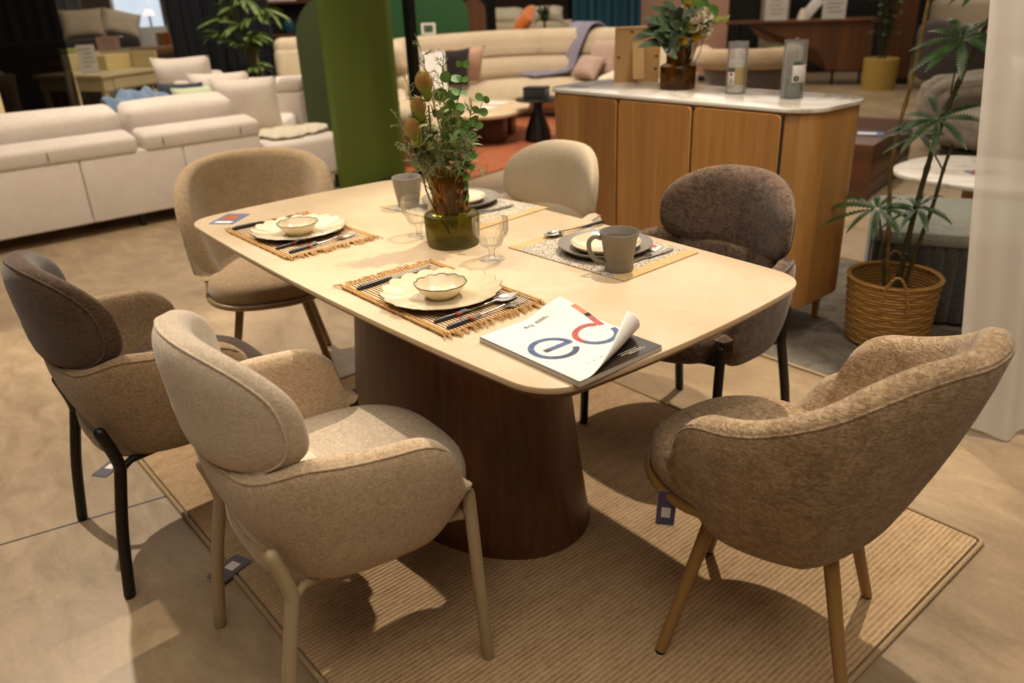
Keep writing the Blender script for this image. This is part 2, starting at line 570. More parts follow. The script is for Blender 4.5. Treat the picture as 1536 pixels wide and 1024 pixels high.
M['ceil'] = plain('ceiling paint', '#8c8276', .9)
M['walnut_red'] = wood('red walnut', '#623c22', '#3a2212', 'X', 1.0, .35)
M['desk_wood'] = wood('brown walnut panel', '#6f4218', '#4a290c', 'Z', .7, .45, .12, 'X')
M['rosewood'] = wood('rosewood block', '#5a2f16', '#3a1c0c', 'Z', 1, .4)
M['kraft'] = plain('kraft backing board', '#b58f5c', .7)
M['leaf_aralia'] = leafmat('serrated dark leaf', '#3e5c2a', '#1f3a18', .35)
M['leaf_euca'] = leafmat('eucalyptus leaf', '#6b9440', '#456f2a', .5)
M['leaf_grey'] = leafmat('dusty grey green leaf', '#9aa37c', '#727f58', .6)
M['leaf_fern'] = leafmat('fine green sprig', '#8a9450', '#636f38', .6)
M['leaf_palm'] = leafmat('palm leaf', '#7d8f4e', '#4d632c', .4)
M['leaf_deep'] = leafmat('deep green leaf', '#55664a', '#34462f', .45)
M['stem'] = leafmat('green brown stem', '#6b6a34', '#4a4522', .6)
M['cane'] = leafmat('brown cane stem', '#4d4a22', '#2f2c12', .6, scale=60)
M['bamboo'] = leafmat('tan cane', '#8a7440', '#5f4c22', .6)
M['protea'] = leafmat('yellow green protea', '#b9b45e', '#929a48', .6, scale=60)
M['protea_tip'] = leafmat('rust bristle', '#c08a54', '#b3a45e', .6, scale=80)
M['bract'] = leafmat('yellow green bract', '#a3a24a', '#7c8534', .55)
M['petal_white'] = leafmat('white petal', '#ece4cf', '#d7cba9', .6)
M['petal_yellow'] = leafmat('yellow petal', '#cfae2e', '#a8861c', .6)
M['petal_lime'] = leafmat('lime petal', '#c8c878', '#9fa84a', .6)
M['soil'] = leafmat('coir', '#5a3d20', '#37230f', .9, scale=60)
M['yellow_pot'] = plain('ochre pot', '#a88a40', .6)
M['white_pot'] = plain('white pot', '#cfc4b4', .5)
M['rust_rug'] = fabric('rust rug', '#a5603c', '#8a4a2c', .4, bump=.3, sheen=.1)
M['tv'] = emit('blue screen', '#2f9be0', 1.6)
M['lit_window'] = emit('lit shop window', '#c9d8e8', .9)
M['lamp_glow'] = emit('lamp shade glow', '#ffb070', 1.5)
M['liquid_yellow'] = plain('yellow liquid', '#d6bb58', .3)
M['liquid_green'] = plain('green liquid', '#8fa596', .3)
M['frost'] = plain('frosted bottle', '#efece2', .4)

def floor_mat():
    t = NT('polished concrete'); v = t.coords()
    a = t.noise(v, 1.1, 6, .6, 1.2); b = t.noise(t.coords((1, 2.2, 1), (0, 0, .6)), 5, 5, .65, .8); c = t.noise(v, 60, 3, .6)
    f = t.math('ADD', t.math('MULTIPLY', a, .45), t.math('ADD', t.math('MULTIPLY', b, .4), t.math('MULTIPLY', c, .15)))
    t.col(t.ramp(f, [(.36, sl('#7d6c52')), (.5, sl('#978266')), (.64, sl('#ab9677'))]))
    t.l(t.math('ADD', t.math('MULTIPLY', b, .3), .28), t.b.inputs['Roughness'])
    t.bump(t.math('ADD', t.math('MULTIPLY', b, .6), t.math('MULTIPLY', c, .15)), .12, .004)
    return t.m
def rug_mat():
    t = NT('ribbed jute rug')
    v = t.coords()
    w = t.wave(v, 25.0, 2.2, 2, 9.0, 'X')
    k = t.noise(t.coords((1, .35, 1)), 130, 3, .6)
    k2 = t.noise(t.coords((1, .3, 1)), 28, 2, .5)
    f = t.math('ADD', t.math('MULTIPLY', w, .24), t.math('ADD', t.math('MULTIPLY', k, .46), t.math('MULTIPLY', k2, .30)))
    t.col(t.ramp(f, [(.24, sl('#8c7051')), (.46, sl('#b39672')), (.7, sl('#c8ad89'))]))
    t.set(Roughness=1.0); t.b.inputs['Specular IOR Level'].default_value = .1
    t.bump(t.math('ADD', w, t.math('MULTIPLY', k, .8)), .6, .004)
    return t.m
def grey_rug_mat():
    t = NT('grey woven rug'); v = t.coords()
    a = t.noise(v, 5, 4, .6, 1.5); b = t.noise(v, 120, 2)
    t.col(t.ramp(t.math('ADD', t.math('MULTIPLY', a, .7), t.math('MULTIPLY', b, .3)), [(.35, sl('#4d463e')), (.65, sl('#7d7466'))]))
    t.set(Roughness=1.0); t.bump(b, .4, .003); return t.m
def mat_brown():
    t = NT('striped jute placemat'); v = t.coords()
    w = t.wave(v, 38, .8, 2, 4, 'Y'); w2 = t.noise(t.coords((1, 14, 1)), 9, 2); k = t.noise(v, 300, 2)
    f = t.math('ADD', t.math('MULTIPLY', w, .5), t.math('ADD', t.math('MULTIPLY', w2, .3), t.math('MULTIPLY', k, .2)))
    t.col(t.ramp(f, [(.32, sl('#5f3f26')), (.5, sl('#a9835a')), (.68, sl('#dcc5a0'))])); t.set(Roughness=1.0)
    t.bump(t.math('ADD', w, k), .6, .002); return t.m
def mat_grey():
    t = NT('grey woven placemat'); v = t.coords()
    b = t.noise(t.coords((1, 1, 1)), 230, 1, .5); vo = t.n('ShaderNodeTexVoronoi'); vo.inputs['Scale'].default_value = 190; t.l(v, vo.inputs['Vector'])
    f = t.math('ADD', t.math('MULTIPLY', b, .5), t.math('MULTIPLY', vo.outputs['Distance'], .7))
    t.col(t.ramp(f, [(.4, sl('#3a342e')), (.62, sl('#cbbfab'))])); t.set(Roughness=1.0); t.bump(b, .5, .002); return t.m
def mat_weave(name, c1, c2, sc=70, band='Z'):
    t = NT(name); v = t.coords()
    w = t.wave(v, sc, 2.5, 2, 3, band); k = t.noise(t.coords((1, 1, 3)), 45, 3)
    f = t.math('ADD', t.math('MULTIPLY', w, .5), t.math('MULTIPLY', k, .5))
    t.col(t.ramp(f, [(.25, sl(c2)), (.7, sl(c1))])); t.set(Roughness=.85)
    t.bump(f, .9, .006); return t.m
def watercolour(name, c1, c2):
    t = NT(name); v = t.coords(); n = t.noise(v, 45, 5, .7)
    t.col(t.ramp(n, [(.35, sl(c2)), (.65, sl(c1))])); t.set(Roughness=.5); return t.m
M['floor'] = floor_mat(); M['rug'] = rug_mat(); M['grey_rug'] = grey_rug_mat()
M['placemat_brown'] = mat_brown(); M['placemat_grey'] = mat_grey()
M['fringe'] = leafmat('jute fringe', '#c79d62', '#a67c46', .9, scale=150)
M['placemat_border'] = fabric('straw border', '#d8b784', '#c19d68', 2.0, bump=.4)
M['basket'] = mat_weave('seagrass weave', '#bf924e', '#86602c', 26, 'Z')
M['binding'] = plain('rug binding', '#a38b6a', .9)
M['ink_blue'] = watercolour('blue watercolour', '#4c6794', '#2c3f66')
M['ink_navy'] = watercolour('navy watercolour', '#394566', '#262f4a')
M['ink_red'] = watercolour('red watercolour', '#b84a38', '#953226')
M['ink_orange'] = watercolour('orange watercolour', '#d9703c', '#c45a2e')
# ------------------------------------------------------------------ the setting
def struct(name, bm, m, smooth=False):
    o = link(name, bm, m, smooth=smooth); o['kind'] = 'structure'; return o
H_C = 4.6
struct('floor', box((4, -4, -.05), (30, 30, .1)), M['floor'])
struct('ceiling', box((4, -4, H_C + .05), (30, 30, .1)), M['ceil'])
struct('wall_far', box((17.05, -4, H_C / 2), (.1, 30, H_C)), M['tan_wall'])
struct('wall_right', box((4, -17.05, H_C / 2), (30, .1, H_C)), M['dark_wall'])
struct('wall_left', box((4, 9.05, H_C / 2), (30, .1, H_C)), M['tan_wall'])
struct('wall_near', box((-9.05, -4, H_C / 2), (.1, 30, H_C)), M['tan_wall'])
# saw-cut joint in the concrete
def joint(name, a, b, w=.007):
    a = Vector((*a, 0)); b = Vector((*b, 0)); d = (b - a); n = Vector((-d.y, d.x, 0)).normalized() * w / 2
    bm = NB(); add_faces(bm, [a + n, a - n, b - n, b + n, *(p + Vector((0, 0, .0006)) for p in (a + n, a - n, b - n, b + n))],
                         [(0, 1, 2, 3), (4, 7, 6, 5), (0, 4, 5, 1), (1, 5, 6, 2), (2, 6, 7, 3), (3, 7, 4, 0)])
    struct(name, bm, M['ink'])
joint('trim_1', (1.0, 2.85), (.3, -.6))
joint('trim_2', (.3, -.6), (-.5, -4.6))

# rugs
r = thing('area_rug', 'large ribbed oatmeal jute rug lying under the pedestal dining table', 'rug', (-.1425, -.05, 0))
link('pile', prism(rrect(2.055, 1.50, .012, 3), .0005, .009, .003), M['rug'], r, smooth=False)
ed = [(x, y, .0055) for x, y in rrect(2.075, 1.52, .02, 4)]
link('edge_binding', tube(ed, .0062, 8, closed=True), M['binding'], r)
r = thing('flat_rug', 'thin grey mottled rug under the oak sideboard and the basket', 'rug', (.35, -2.06, 0))
link('pile', prism(rrect(2.6, 1.32, .01, 2), .0005, .006), M['grey_rug'], r, smooth=False)
link('edge_binding', tube([(x, y, .006) for x, y in rrect(2.61, 1.33, .012, 2)], .006, 6, closed=True), M['binding'], r)

# ------------------------------------------------------------------ dining table
H = .75
def table_outline(L, W, bl, bw, rad, n=14, k=10):
    """rectangle with gently bowed sides and rounded corners"""
    cx, cy = L - bl, W - bw
    pts = []
    def ex(y): return L - bl * (y / W) ** 2
    def ey(x): return W - bw * (x / L) ** 2
    def corner(sx, sy):
        c = Vector((sx * cx, sy * cy, 0))
        if sx * sy > 0: a, b = Vector((sx * ex(cy - rad), sy * (cy - rad), 0)), Vector((sx * (cx - rad), sy * ey(cx - rad), 0))
        else: a, b = Vector((sx * (cx - rad), sy * ey(cx - rad), 0)), Vector((sx * ex(cy - rad), sy * (cy - rad), 0))
        out = []
        for i in range(k + 1):
            t = i / k
            out.append(a * (1 - t) ** 2 + c * 2 * t * (1 - t) + b * t * t)
        return out
    pts += corner(1, 1)
    pts += [Vector((x, ey(x), 0)) for x in [(cx - rad) * (1 - 2 * i / n) for i in range(1, n)]]
    pts += corner(-1, 1)
    pts += [Vector((-ex(y), y, 0)) for y in [(cy - rad) * (1 - 2 * i / n) for i in range(1, n)]]
    pts += corner(-1, -1)
    pts += [Vector((x, -ey(x), 0)) for x in [-(cx - rad) * (1 - 2 * i / n) for i in range(1, n)]]
    pts += corner(1, -1)
    pts += [Vector((ex(y), y, 0)) for y in [-(cy - rad) * (1 - 2 * i / n) for i in range(1, n)]]
    return [(p.x, p.y) for p in pts]
tbl = thing('dining_table', 'long pedestal dining table with cream stone top and dark walnut base', 'dining table', (0, 0, .009))
TO = table_outline(.854, .432, .028, .031, .085)
link('stone_top', prism(TO, H - .009 - .013, H - .009, .0025), M['table_stone'], tbl)
link('wood_underframe', prism([(x * .997, y * .994) for x, y in TO], H - .009 - .034, H - .009 - .0132, 0, inset_bottom=.022), M['walnut_edge'], tbl)
bm = NB(); rings = []
for k in range(13):
    t = k / 12
    a = .456 - .088 * t ** .85; b = .266 - .07 * t ** .85
    rings.append([(x, y, t * (H - .009 - .034)) for x, y in superell(a, b, 2.15, 72)])
loft_rings(bm, rings)
link('pedestal', bm, M['walnut'], tbl)

# ------------------------------------------------------------------ armchair with overlapping back pad
def ss(a, b, x):
    t = min(max((x - a) / (b - a), 0), 1); return t * t * (3 - 2 * t)
def corner_drop(s, r, p=2.2):
    """1 in the middle, falling to 0 at the two ends along a rounded corner of length r"""
    d = min(s, 1 - s)
    if d >= r: return 1.0
    q = 1 - d / r
    return max(0.0, 1 - q ** p) ** (1 / p)

def make_armchair(label, fab, shell, metal, group, seatm=None):
    t = thing('dining_armchair', label, 'chair', group=group)
    path = catmull([(-.262, .185, 0), (-.268, .06, 0), (-.255, -.055, 0), (-.212, -.133, 0), (-.13, -.173, 0), (0, -.184, 0),
                    (.13, -.173, 0), (.212, -.133, 0), (.255, -.055, 0), (.268, .06, 0), (.262, .185, 0)], 8)
    back = lambda s: max(0, 1 - (abs(s - .5) / .24) ** 2)
    z1 = lambda s: .49 + (.128 + .022 * ss(0, .30, min(s, 1 - s))) * corner_drop(s, .10) - .038 * (1 - ss(.13, .25, abs(s - .5)))
    z0 = lambda s: .46 - .100 * corner_drop(s, .08, 2.0) - .022 * back(s)
    tf = lambda s: .05
    off = lambda s, q: (-.035 - .045 * back(s)) * (1 - q) ** 1.6 + .012 * sin(pi * q) + .012 * back(s) * q
    bm, rings = upholstered(path, z0, z1, tf, off, N=56)
    sh = link('arm_shell', bm, shell, t)
    pip = [r[6] + Vector((0, 0, .004)) for r in rings[6:-6]]
    pin = []
    for r in rings[6:-6]:
        q = r[7]; pin.append(q)
    link('piping', tube(pin, .0028, 6), shell, sh)
    # underside
    link('seat_base', prism(superell(.215, .185, 3.0, 40, 0, .0), .352, .40, .012), shell, t)
    # seat cushion
    link('seat', pad(lambda n: superell(.236, .242, 2.7, n, 0, .058), .385, .480), seatm or fab, t)
    # back pad
    pp = catmull([(-.222, -.105, 0), (-.200, -.145, 0), (-.13, -.178, 0), (0, -.190, 0), (.13, -.178, 0), (.200, -.145, 0), (.222, -.105, 0)], 10)
    # soft oval cushion, bent round the sitter and leaning back a little
    A_, ZC = .243, .702
    def padpt(th, r, side):
        c_, s_ = cos(th), sin(th)
        e = 2.5 if s_ > 0 else 2.9
        bz = .148 if s_ > 0 else .118
        x = A_ * abs(c_) ** (2 / e) * (1 if c_ > 0 else -1) * r
        z = ZC + bz * abs(s_) ** (2 / e) * (1 if s_ > 0 else -1) * r
        x *= 1 - .05 * max(0, z - .76) / .09
        yc = -.200 + .088 * (abs(x) / .222) ** 2.2 - .10 * (z - .62)
        t_ = .041 * max(0, 1 - r ** 5) ** .5
        return Vector((x, yc + side * t_, z))
    bm = NB(); NT_ = 72
    rr_ = [0, .25, .5, .7, .82, .9, .95, .98, 1.0]
    rows = [[padpt(2 * pi * k / NT_, r, 1) for k in range(NT_)] for r in rr_[1:]] + [[padpt(2 * pi * k / NT_, r, -1) for k in range(NT_)] for r in rr_[1:-1][::-1]]
    V = loft_rings(bm, rows, cap=False)
    for row, sd in ((V[0], 1), (V[-1], -1)):
        c0 = bm.verts.new(padpt(0, 0, sd))
        for k in range(NT_): bm.faces.new((row[k], row[(k + 1) % NT_], c0))
    bk = link('backrest', bm, fab, t, smooth='full')
    link('piping', tube([padpt(2 * pi * k / 96, .955, -1) + Vector((0, -.001, 0)) for k in range(96)], .0028, 6, closed=True), fab, bk)
    pp = catmull([(-.222, -.105, 0), (-.200, -.145, 0), (-.13, -.178, 0), (0, -.190, 0), (.13, -.178, 0), (.200, -.145, 0), (.222, -.105, 0)], 10)
    # inner lower back behind the sitter
    lp = resample(pp, 41)[6:-6]
    bm, rings = upholstered(lp, lambda s: .44, lambda s: .625, lambda s: .045, lambda s, q: -.012 + .10 * (.44 + .185 * q - .62), N=30)
    link('lumbar_cushion', bm, fab, t)
    # frame and legs
    for sx in (-1, 1):
        leg = link('leg', tube([(sx * .268, .222, .006), (sx * .262, .205, .448)], .0135, 14, round_end=True), metal, t)
        link('foot_glide', lathe([(0, 0), (.0125, 0), (.0135, .009), (0, .009)], 14, (sx * .268, .222, 0)), M['rubber'], leg)
        pts = catmull([(sx * .226, -.222, .006), (sx * .218, -.198, .18), (sx * .211, -.168, .325), (sx * .210, -.163, .352), (sx * .207, -.168, .39), (sx * .203, -.184, .452)], 5)
        leg = link('leg', tube(pts, .0145, 14, round_end=True), metal, t)
        link('foot_glide', lathe([(0, 0), (.0125, 0), (.0135, .009), (0, .009)], 14, (sx * .226, -.222, 0)), M['rubber'], leg)
    bm = NB()
    for sx in (-1, 1):
        add_tube(bm, [(sx * .208, -.160, .345), (sx * .19, -.13, .352), (sx * .195, .12, .372), (sx * .255, .195, .40)], .0095, 10)
    add_tube(bm, [(-.256, .19, .398), (0, .19, .37), (.256, .19, .398)], .0095, 10)
    link('under_frame', bm, metal, t)
    return t

G_ARM = 'upholstered armchairs along the table sides'
ch_cream = make_armchair('cream armchair with beige metal legs, nearest chair at the lower left', M['cream_fabric'], M['cream_shell'], M['beige_metal'], G_ARM)
ch_cream.location = (-.325, .60, 0); ch_cream.rotation_euler = (0, 0, pi - radians(4))
ch_dark = make_armchair('dark brown armchair with black legs behind the cream armchair, at the left edge', M['dark_fabric'], M['dark_shell'], M['black_metal'], G_ARM)
ch_dark.location = (.40, .715, 0); ch_dark.rotation_euler = (0, 0, pi)
ch_mole = make_armchair('mole brown velour armchair with black legs in front of the oak sideboard', M['mole_fabric'], M['mole_fabric'], M['black_metal'], G_ARM)
ch_mole.location = (-.290, -.715, 0); ch_mole.rotation_euler = (0, 0, radians(-2))
ch_white = make_armchair('ivory armchair across the table, left of the mole brown armchair', M['white_fabric'], M['white_fabric'], M['beige_metal'], G_ARM)
ch_white.location = (.475, -.70, 0); ch_white.rotation_euler = (0, 0, 0)

# ------------------------------------------------------------------ tub chair with tube ring under the seat
def make_tub(label, fab, metal, group, legrot, feet_r=.27, seatm=None, round_back=False):
    t = thing('tub_chair', label, 'chair', group=group)
    path = catmull([(-.258, .05, 0), (-.276, -.045, 0), (-.267, -.15, 0), (-.222, -.235, 0), (-.126, -.285, 0), (0, -.298, 0),
                    (.126, -.285, 0), (.222, -.235, 0), (.267, -.15, 0), (.276, -.045, 0), (.258, .05, 0)], 8)
    if round_back:
        path = [Vector((p.x * .95, p.y, 0)) for p in path]
        z1 = lambda s: .47 + .365 * corner_drop(s, .46, 2.3)
        z0 = lambda s: .425 - .09 * corner_drop(s, .16, 2.0)
    else:
        up = lambda s: ss(.02, .44, min(s, 1 - s))
        z1 = lambda s: .54 + .115 * corner_drop(s, .10, 2.2) + .155 * up(s) ** 1.25
        z0 = lambda s: .405 - .085 * corner_drop(s, .13, 2.0)
    tf = lambda s: .062
    off = lambda s, q: -(.085 + .055 * ss(.0, .25, min(s, 1 - s))) * (1 - q) ** 1.6 + .035 * ss(.3, .5, min(s, 1 - s)) * q ** 2
    bm, rings = upholstered(path, z0, z1, tf, off, shear=.085, N=64)
    sh = link('shell', bm, fab, t)
    link('piping', tube([r[6].lerp(r[7], .6) for r in rings[5:-5]], .0026, 6), fab, sh)
    link('seat_base', lathe([(0, .312), (.09, .315), (.135, .325), (.165, .35), (.165, .40), (0, .40)], 40, (0, -.01, 0)), fab, t)
    link('seat', pad(lambda n: superell(.222, .255, 2.5, n, 0, .035), .375, .468), seatm or fab, t)
    ring = []
    for k in range(41):
        th = radians(-18 + 216 * k / 40); c_, s_ = cos(th), sin(th)
        e = max(0, .12 - s_) / .43
        ring.append((.223 * abs(c_) ** .8 * (1 if c_ >= 0 else -1), .035 + .256 * abs(s_) ** .8 * (1 if s_ >= 0 else -1), .380 + .06 * min(1, e) ** 1.5))
    link('front_rail', tube(ring, .0105, 12, round_end=True), metal, t)
    for k in range(4):
        a = legrot + k * pi / 2
        d = Vector((cos(a), sin(a), 0)); c = Vector((0, 0, 0))
        leg = link('leg', tube([c + d * feet_r + Vector((0, 0, .006)), c + d * .165 + Vector((0, 0, .335))], [.0125, .0155], 14), metal, t)
        link('foot_glide', lathe([(0, 0), (.0115, 0), (.0125, .008), (0, .008)], 14, c + d * feet_r), M['rubber'], leg)
        link('leg_bracket', tube([c + d * .172 + Vector((0, 0, .315)), c + d * .15 + Vector((0, 0, .385))], .011, 12), M['black_metal'], leg)
    return t
G_TUB = 'tub chairs at the two ends of the table'
tub1 = make_tub('big oatmeal boucle tub chair with oak toned legs in the right foreground', M['tub_fabric'], M['oak_metal'], G_TUB, radians(71))
tub1.location = (-.968, -.142, .009); tub1.rotation_euler = (0, 0, radians(-95))
tub2 = make_tub('smooth tan tub chair with bronze legs at the far left end of the table', M['oat_fabric'], M['bronze_metal'], G_TUB, radians(45), round_back=True)
tub2.location = (1.15, .04, 0); tub2.rotation_euler = (0, 0, radians(66))
# ------------------------------------------------------------------ things on the table
TZ = .7502
def placemat_brown(label, cx, cy, w=.405, d=.265, rz=0.0):
    t = thing('woven_placemat', label, 'placemat', (cx, cy, TZ), rz, 'striped jute placemats')
    def f(u, v):
        x = (u - .5) * w; y = (v - .5) * d
        return (x + .002 * sin(v * 40), y + .0015 * sin(u * 60), .0042 + .0008 * mnoise.noise(Vector((x * 40, y * 40, cx))))
    link('weave', sheet(f, 40, 30, .004), M['placemat_brown'], t)
    for sx in (-1, 1):
        bm = NB()
        n = 62
        for i in range(n):
            y = (i + .5) / n * d - d / 2 + random.uniform(-.001, .001)
            L = random.uniform(.02, .036); a = random.uniform(-.5, .5)
            x0 = sx * (w / 2 - .003)
            p = [(x0, y, .0035), (x0 + sx * L * .5, y + L * .4 * sin(a), .0055 + random.uniform(0, .003)), (x0 + sx * L, y + L * sin(a), .0022 + random.uniform(0, .002))]
            add_tube(bm, p, [.0021, .0018, .0010], 5)
        link('fringe', bm, M['fringe'], t)
    for sy in (-1, 1):
        bm = NB()
        add_tube(bm, [(x, sy * (d / 2 - .002) + random.uniform(-.0006, .0006), .0045) for x in [(-.5 + i / 24) * w for i in range(25)]], .0036, 6)
        add_tube(bm, [(x, sy * (d / 2 - .010) + random.uniform(-.0006, .0006), .0045) for x in [(-.5 + i / 24) * w for i in range(25)]], .0036, 6)
        link('rope_edge', bm, M['fringe'], t)
placemat_brown('striped jute placemat with fringe nearest the magazine', -.302, .246, .40, .262)
placemat_brown('striped jute placemat with fringe nearest the far left table corner', .404, .232, .385, .27)

def placemat_grey(label, cx, cy, w, d, rz=0.0):
    t = thing('woven_placemat', label, 'placemat', (cx, cy, TZ), rz, 'grey woven placemats')
    link('weave', prism(rrect(w - .07, d, .003, 2), 0, .0028, .0008), M['placemat_grey'], t, smooth=False)
    for sx in (-1, 1):
        link('straw_border', prism(rrect(.036, d + .001, .003, 2, sx * (w / 2 - .0175)), 0, .003, .0008), M['placemat_border'], t, smooth=False)
placemat_grey('grey woven placemat with straw borders under the grey mug', -.338, -.243, .40, .285, radians(1.5))
placemat_grey('grey woven placemat with straw borders behind the amber vase', .295, -.275, .46, .30, radians(6))

def scallop(n, amp, p=1.0):
    def f(t, r, z):
        k = abs(cos(n * t / 2)) ** p
        return r, z
    return f
def charger(label, x, y, rz):
    t = thing('scalloped_plate', label, 'plate', (x, y, TZ + .004), rz, 'cream scalloped charger plates')
    R = .137
    def fn(th, r, z):
        w = ss(.075, R, r)
        k = (1 - abs(sin(th * 9))) 
        return r * (1 - .065 * k * w), z + .004 * w * (.5 - k)
    prof = [(0, .0035), (.05, .0035), (.075, .004), (.082, .0075), (.10, .0095), (.12, .0135), (R - .001, .0185), (R, .0178), (R - .002, .0160), (.12, .0108), (.09, .0055), (.078, 0), (.07, 0), (.068, .001), (0, .001)]
    link('dish', lathe(prof, 144, fn=fn), M['ceramic_cream'], t)
    ring = []
    for k in range(144):
        th = 2 * pi * k / 144; r, z = fn(th, R, .0178); ring.append((r * cos(th), r * sin(th), z - .0008))
    link('rim', tube(ring, .0010, 5, closed=True), M['rim_dark'], t)
    return t
charger('cream scalloped charger plate on the nearest jute placemat', -.316, .246, .2)
charger('cream scalloped charger plate on the far left jute placemat', .412, .226, .1)
def sbowl(label, x, y, rz):
    t = thing('scalloped_bowl', label, 'bowl', (x, y, TZ + .0082), rz, 'cream scalloped bowls')
    R = .059
    def fn(th, r, z):
        w = ss(.03, R, r); k = 1 - abs(sin(th * 6))
        return r * (1 - .05 * k * w), z - .002 * k * w
    prof = [(0, .004), (.022, .004), (.034, .008), (.047, .018), (R - .001, .0325), (R, .0322), (R - .0005, .0306), (.049, .0165), (.037, .005), (.032, 0), (.029, 0), (.028, .0015), (0, .0015)]
    link('dish', lathe(prof, 108, fn=fn), M['ceramic_cream'], t)
    ring = []
    for k in range(108):
        th = 2 * pi * k / 108; r, z = fn(th, R - .0006, .0322); ring.append((r * cos(th), r * sin(th), z))
    link('rim', tube(ring, .0011, 5, closed=True), M['rim_dark'], t)
sbowl('small cream scalloped bowl on the nearest charger plate', -.326, .254, .1)
sbowl('small cream scalloped bowl on the far left charger plate', .398, .235, .25)

def coupe(name, label, x, y, z, R, h, m, group):
    t = thing(name, label, 'plate', (x, y, z), 0, group)
    link('dish', lathe([(0, .003), (R * .6, .0035), (R * .82, h * .45), (R - .001, h), (R, h - .001), (R - .001, h - .003), (R * .84, h * .3), (R * .62, .0), (0, .0)], 72), m, t)
coupe('dinner_plate', 'grey matt dinner plate beside the grey mug, under a cream plate', -.348, -.247, TZ + .0034, .121, .021, M['ceramic_grey'], 'grey dinner plates')
coupe('side_plate', 'cream side plate on the grey plate beside the grey mug', -.349, -.249, TZ + .0075, .090, .019, M['ceramic_cream'], 'cream side plates')
coupe('dinner_plate', 'grey matt dinner plate half hidden behind the amber vase', .335, -.30, TZ + .0034, .125, .021, M['ceramic_grey'], 'grey dinner plates')
coupe('side_plate', 'cream side plate on the grey plate behind the amber vase', .345, -.295, TZ + .0075, .092, .019, M['ceramic_cream'], 'cream side plates')

# mugs
t = thing('mug', 'grey matt mug with a handle standing on the right placemat', 'mug', (-.480, -.155, TZ + .0032))
link('cup', lathe([(0, .004), (.028, .004), (.031, .008), (.0445, .092), (.0463, .094), (.0475, .092), (.0325, .05), (.034, .004), (.032, 0), (0, 0)], 56), M['ceramic_grey'], t)
hd = Vector((.64, .77, 0)).normalized()
hp = catmull([hd * .042 + Vector((0, 0, .078)), hd * .058 + Vector((0, 0, .083)), hd * .071 + Vector((0, 0, .070)), hd * .068 + Vector((0, 0, .045)), hd * .054 + Vector((0, 0, .026)), hd * .036 + Vector((0, 0, .018))], 8)
link('handle', tube(hp, .0055, 12), M['ceramic_grey'], t)
t = thing('tumbler', 'grey matt tumbler at the far table end behind the left glass', 'cup', (.430, -.165, TZ + .0032))
link('cup', lathe([(0, .004), (.026, .004), (.030, .010), (.0385, .06), (.0435, .094), (.0455, .096), (.047, .094), (.041, .05), (.033, .004), (.031, 0), (0, 0)], 56), M['ceramic_grey'], t)

# stemmed glasses
def goblet(label, x, y):
    t = thing('stemmed_glass', label, 'glass', (x, y, TZ), 0, 'ribbed stemmed glasses')
    def fn(th, r, z):
        w = ss(.030, .045, z) * (1 - ss(.085, .098, z))
        return r * (1 - .035 * w * (1 - abs(sin(th * 8)))), z
    prof = [(0, .0045), (.008, .0045), (.022, .0028), (.0325, .0022), (.033, .001), (.031, 0), (0, 0)]
    link('foot', lathe(prof, 64), M['clear_glass'], t)
    prof = [(0, .0047), (.0095, .0047), (.0075, .012), (.007, .022), (.011, .031), (.024, .036), (.030, .045), (.033, .056), (.042, .066), (.0455, .076), (.0455, .105), (.0445, .1065), (.0435, .105), (.0435, .077), (.040, .068), (.031, .058), (.028, .048), (.022, .040), (.008, .0365), (0, .036)]
    link('bowl', lathe(prof, 96, fn=fn), M['clear_glass'], t)
goblet('clear ribbed stemmed glass in front of the vase, right side', -.187, -.004)
goblet('clear ribbed stemmed glass left of the vase, by the grey tumbler', .135, -.002)

# vase
t = thing('glass_vase', 'two tier vase of olive and amber glass in the middle of the table', 'vase', (0, -.022, TZ))
def rib(th, r, z):
    return r * (1 + .007 * cos(th * 64)), z
link('ribbed_base', lathe([(0, 0), (.066, 0), (.0695, .003), (.0715, .02), (.0735, .078), (.071, .084), (.055, .091), (.0525, .091), (.068, .0815), (.0705, .076), (.0685, .02), (.066, .007), (0, .007)], 256, fn=rib), M['olive_glass'], t)
link('neck', lathe([(.0485, .0915), (.0495, .15), (.052, .188), (.0515, .1895), (.0505, .188), (.048, .15), (.047, .0915)], 72, closed_prof=True), M['amber_glass'], t)

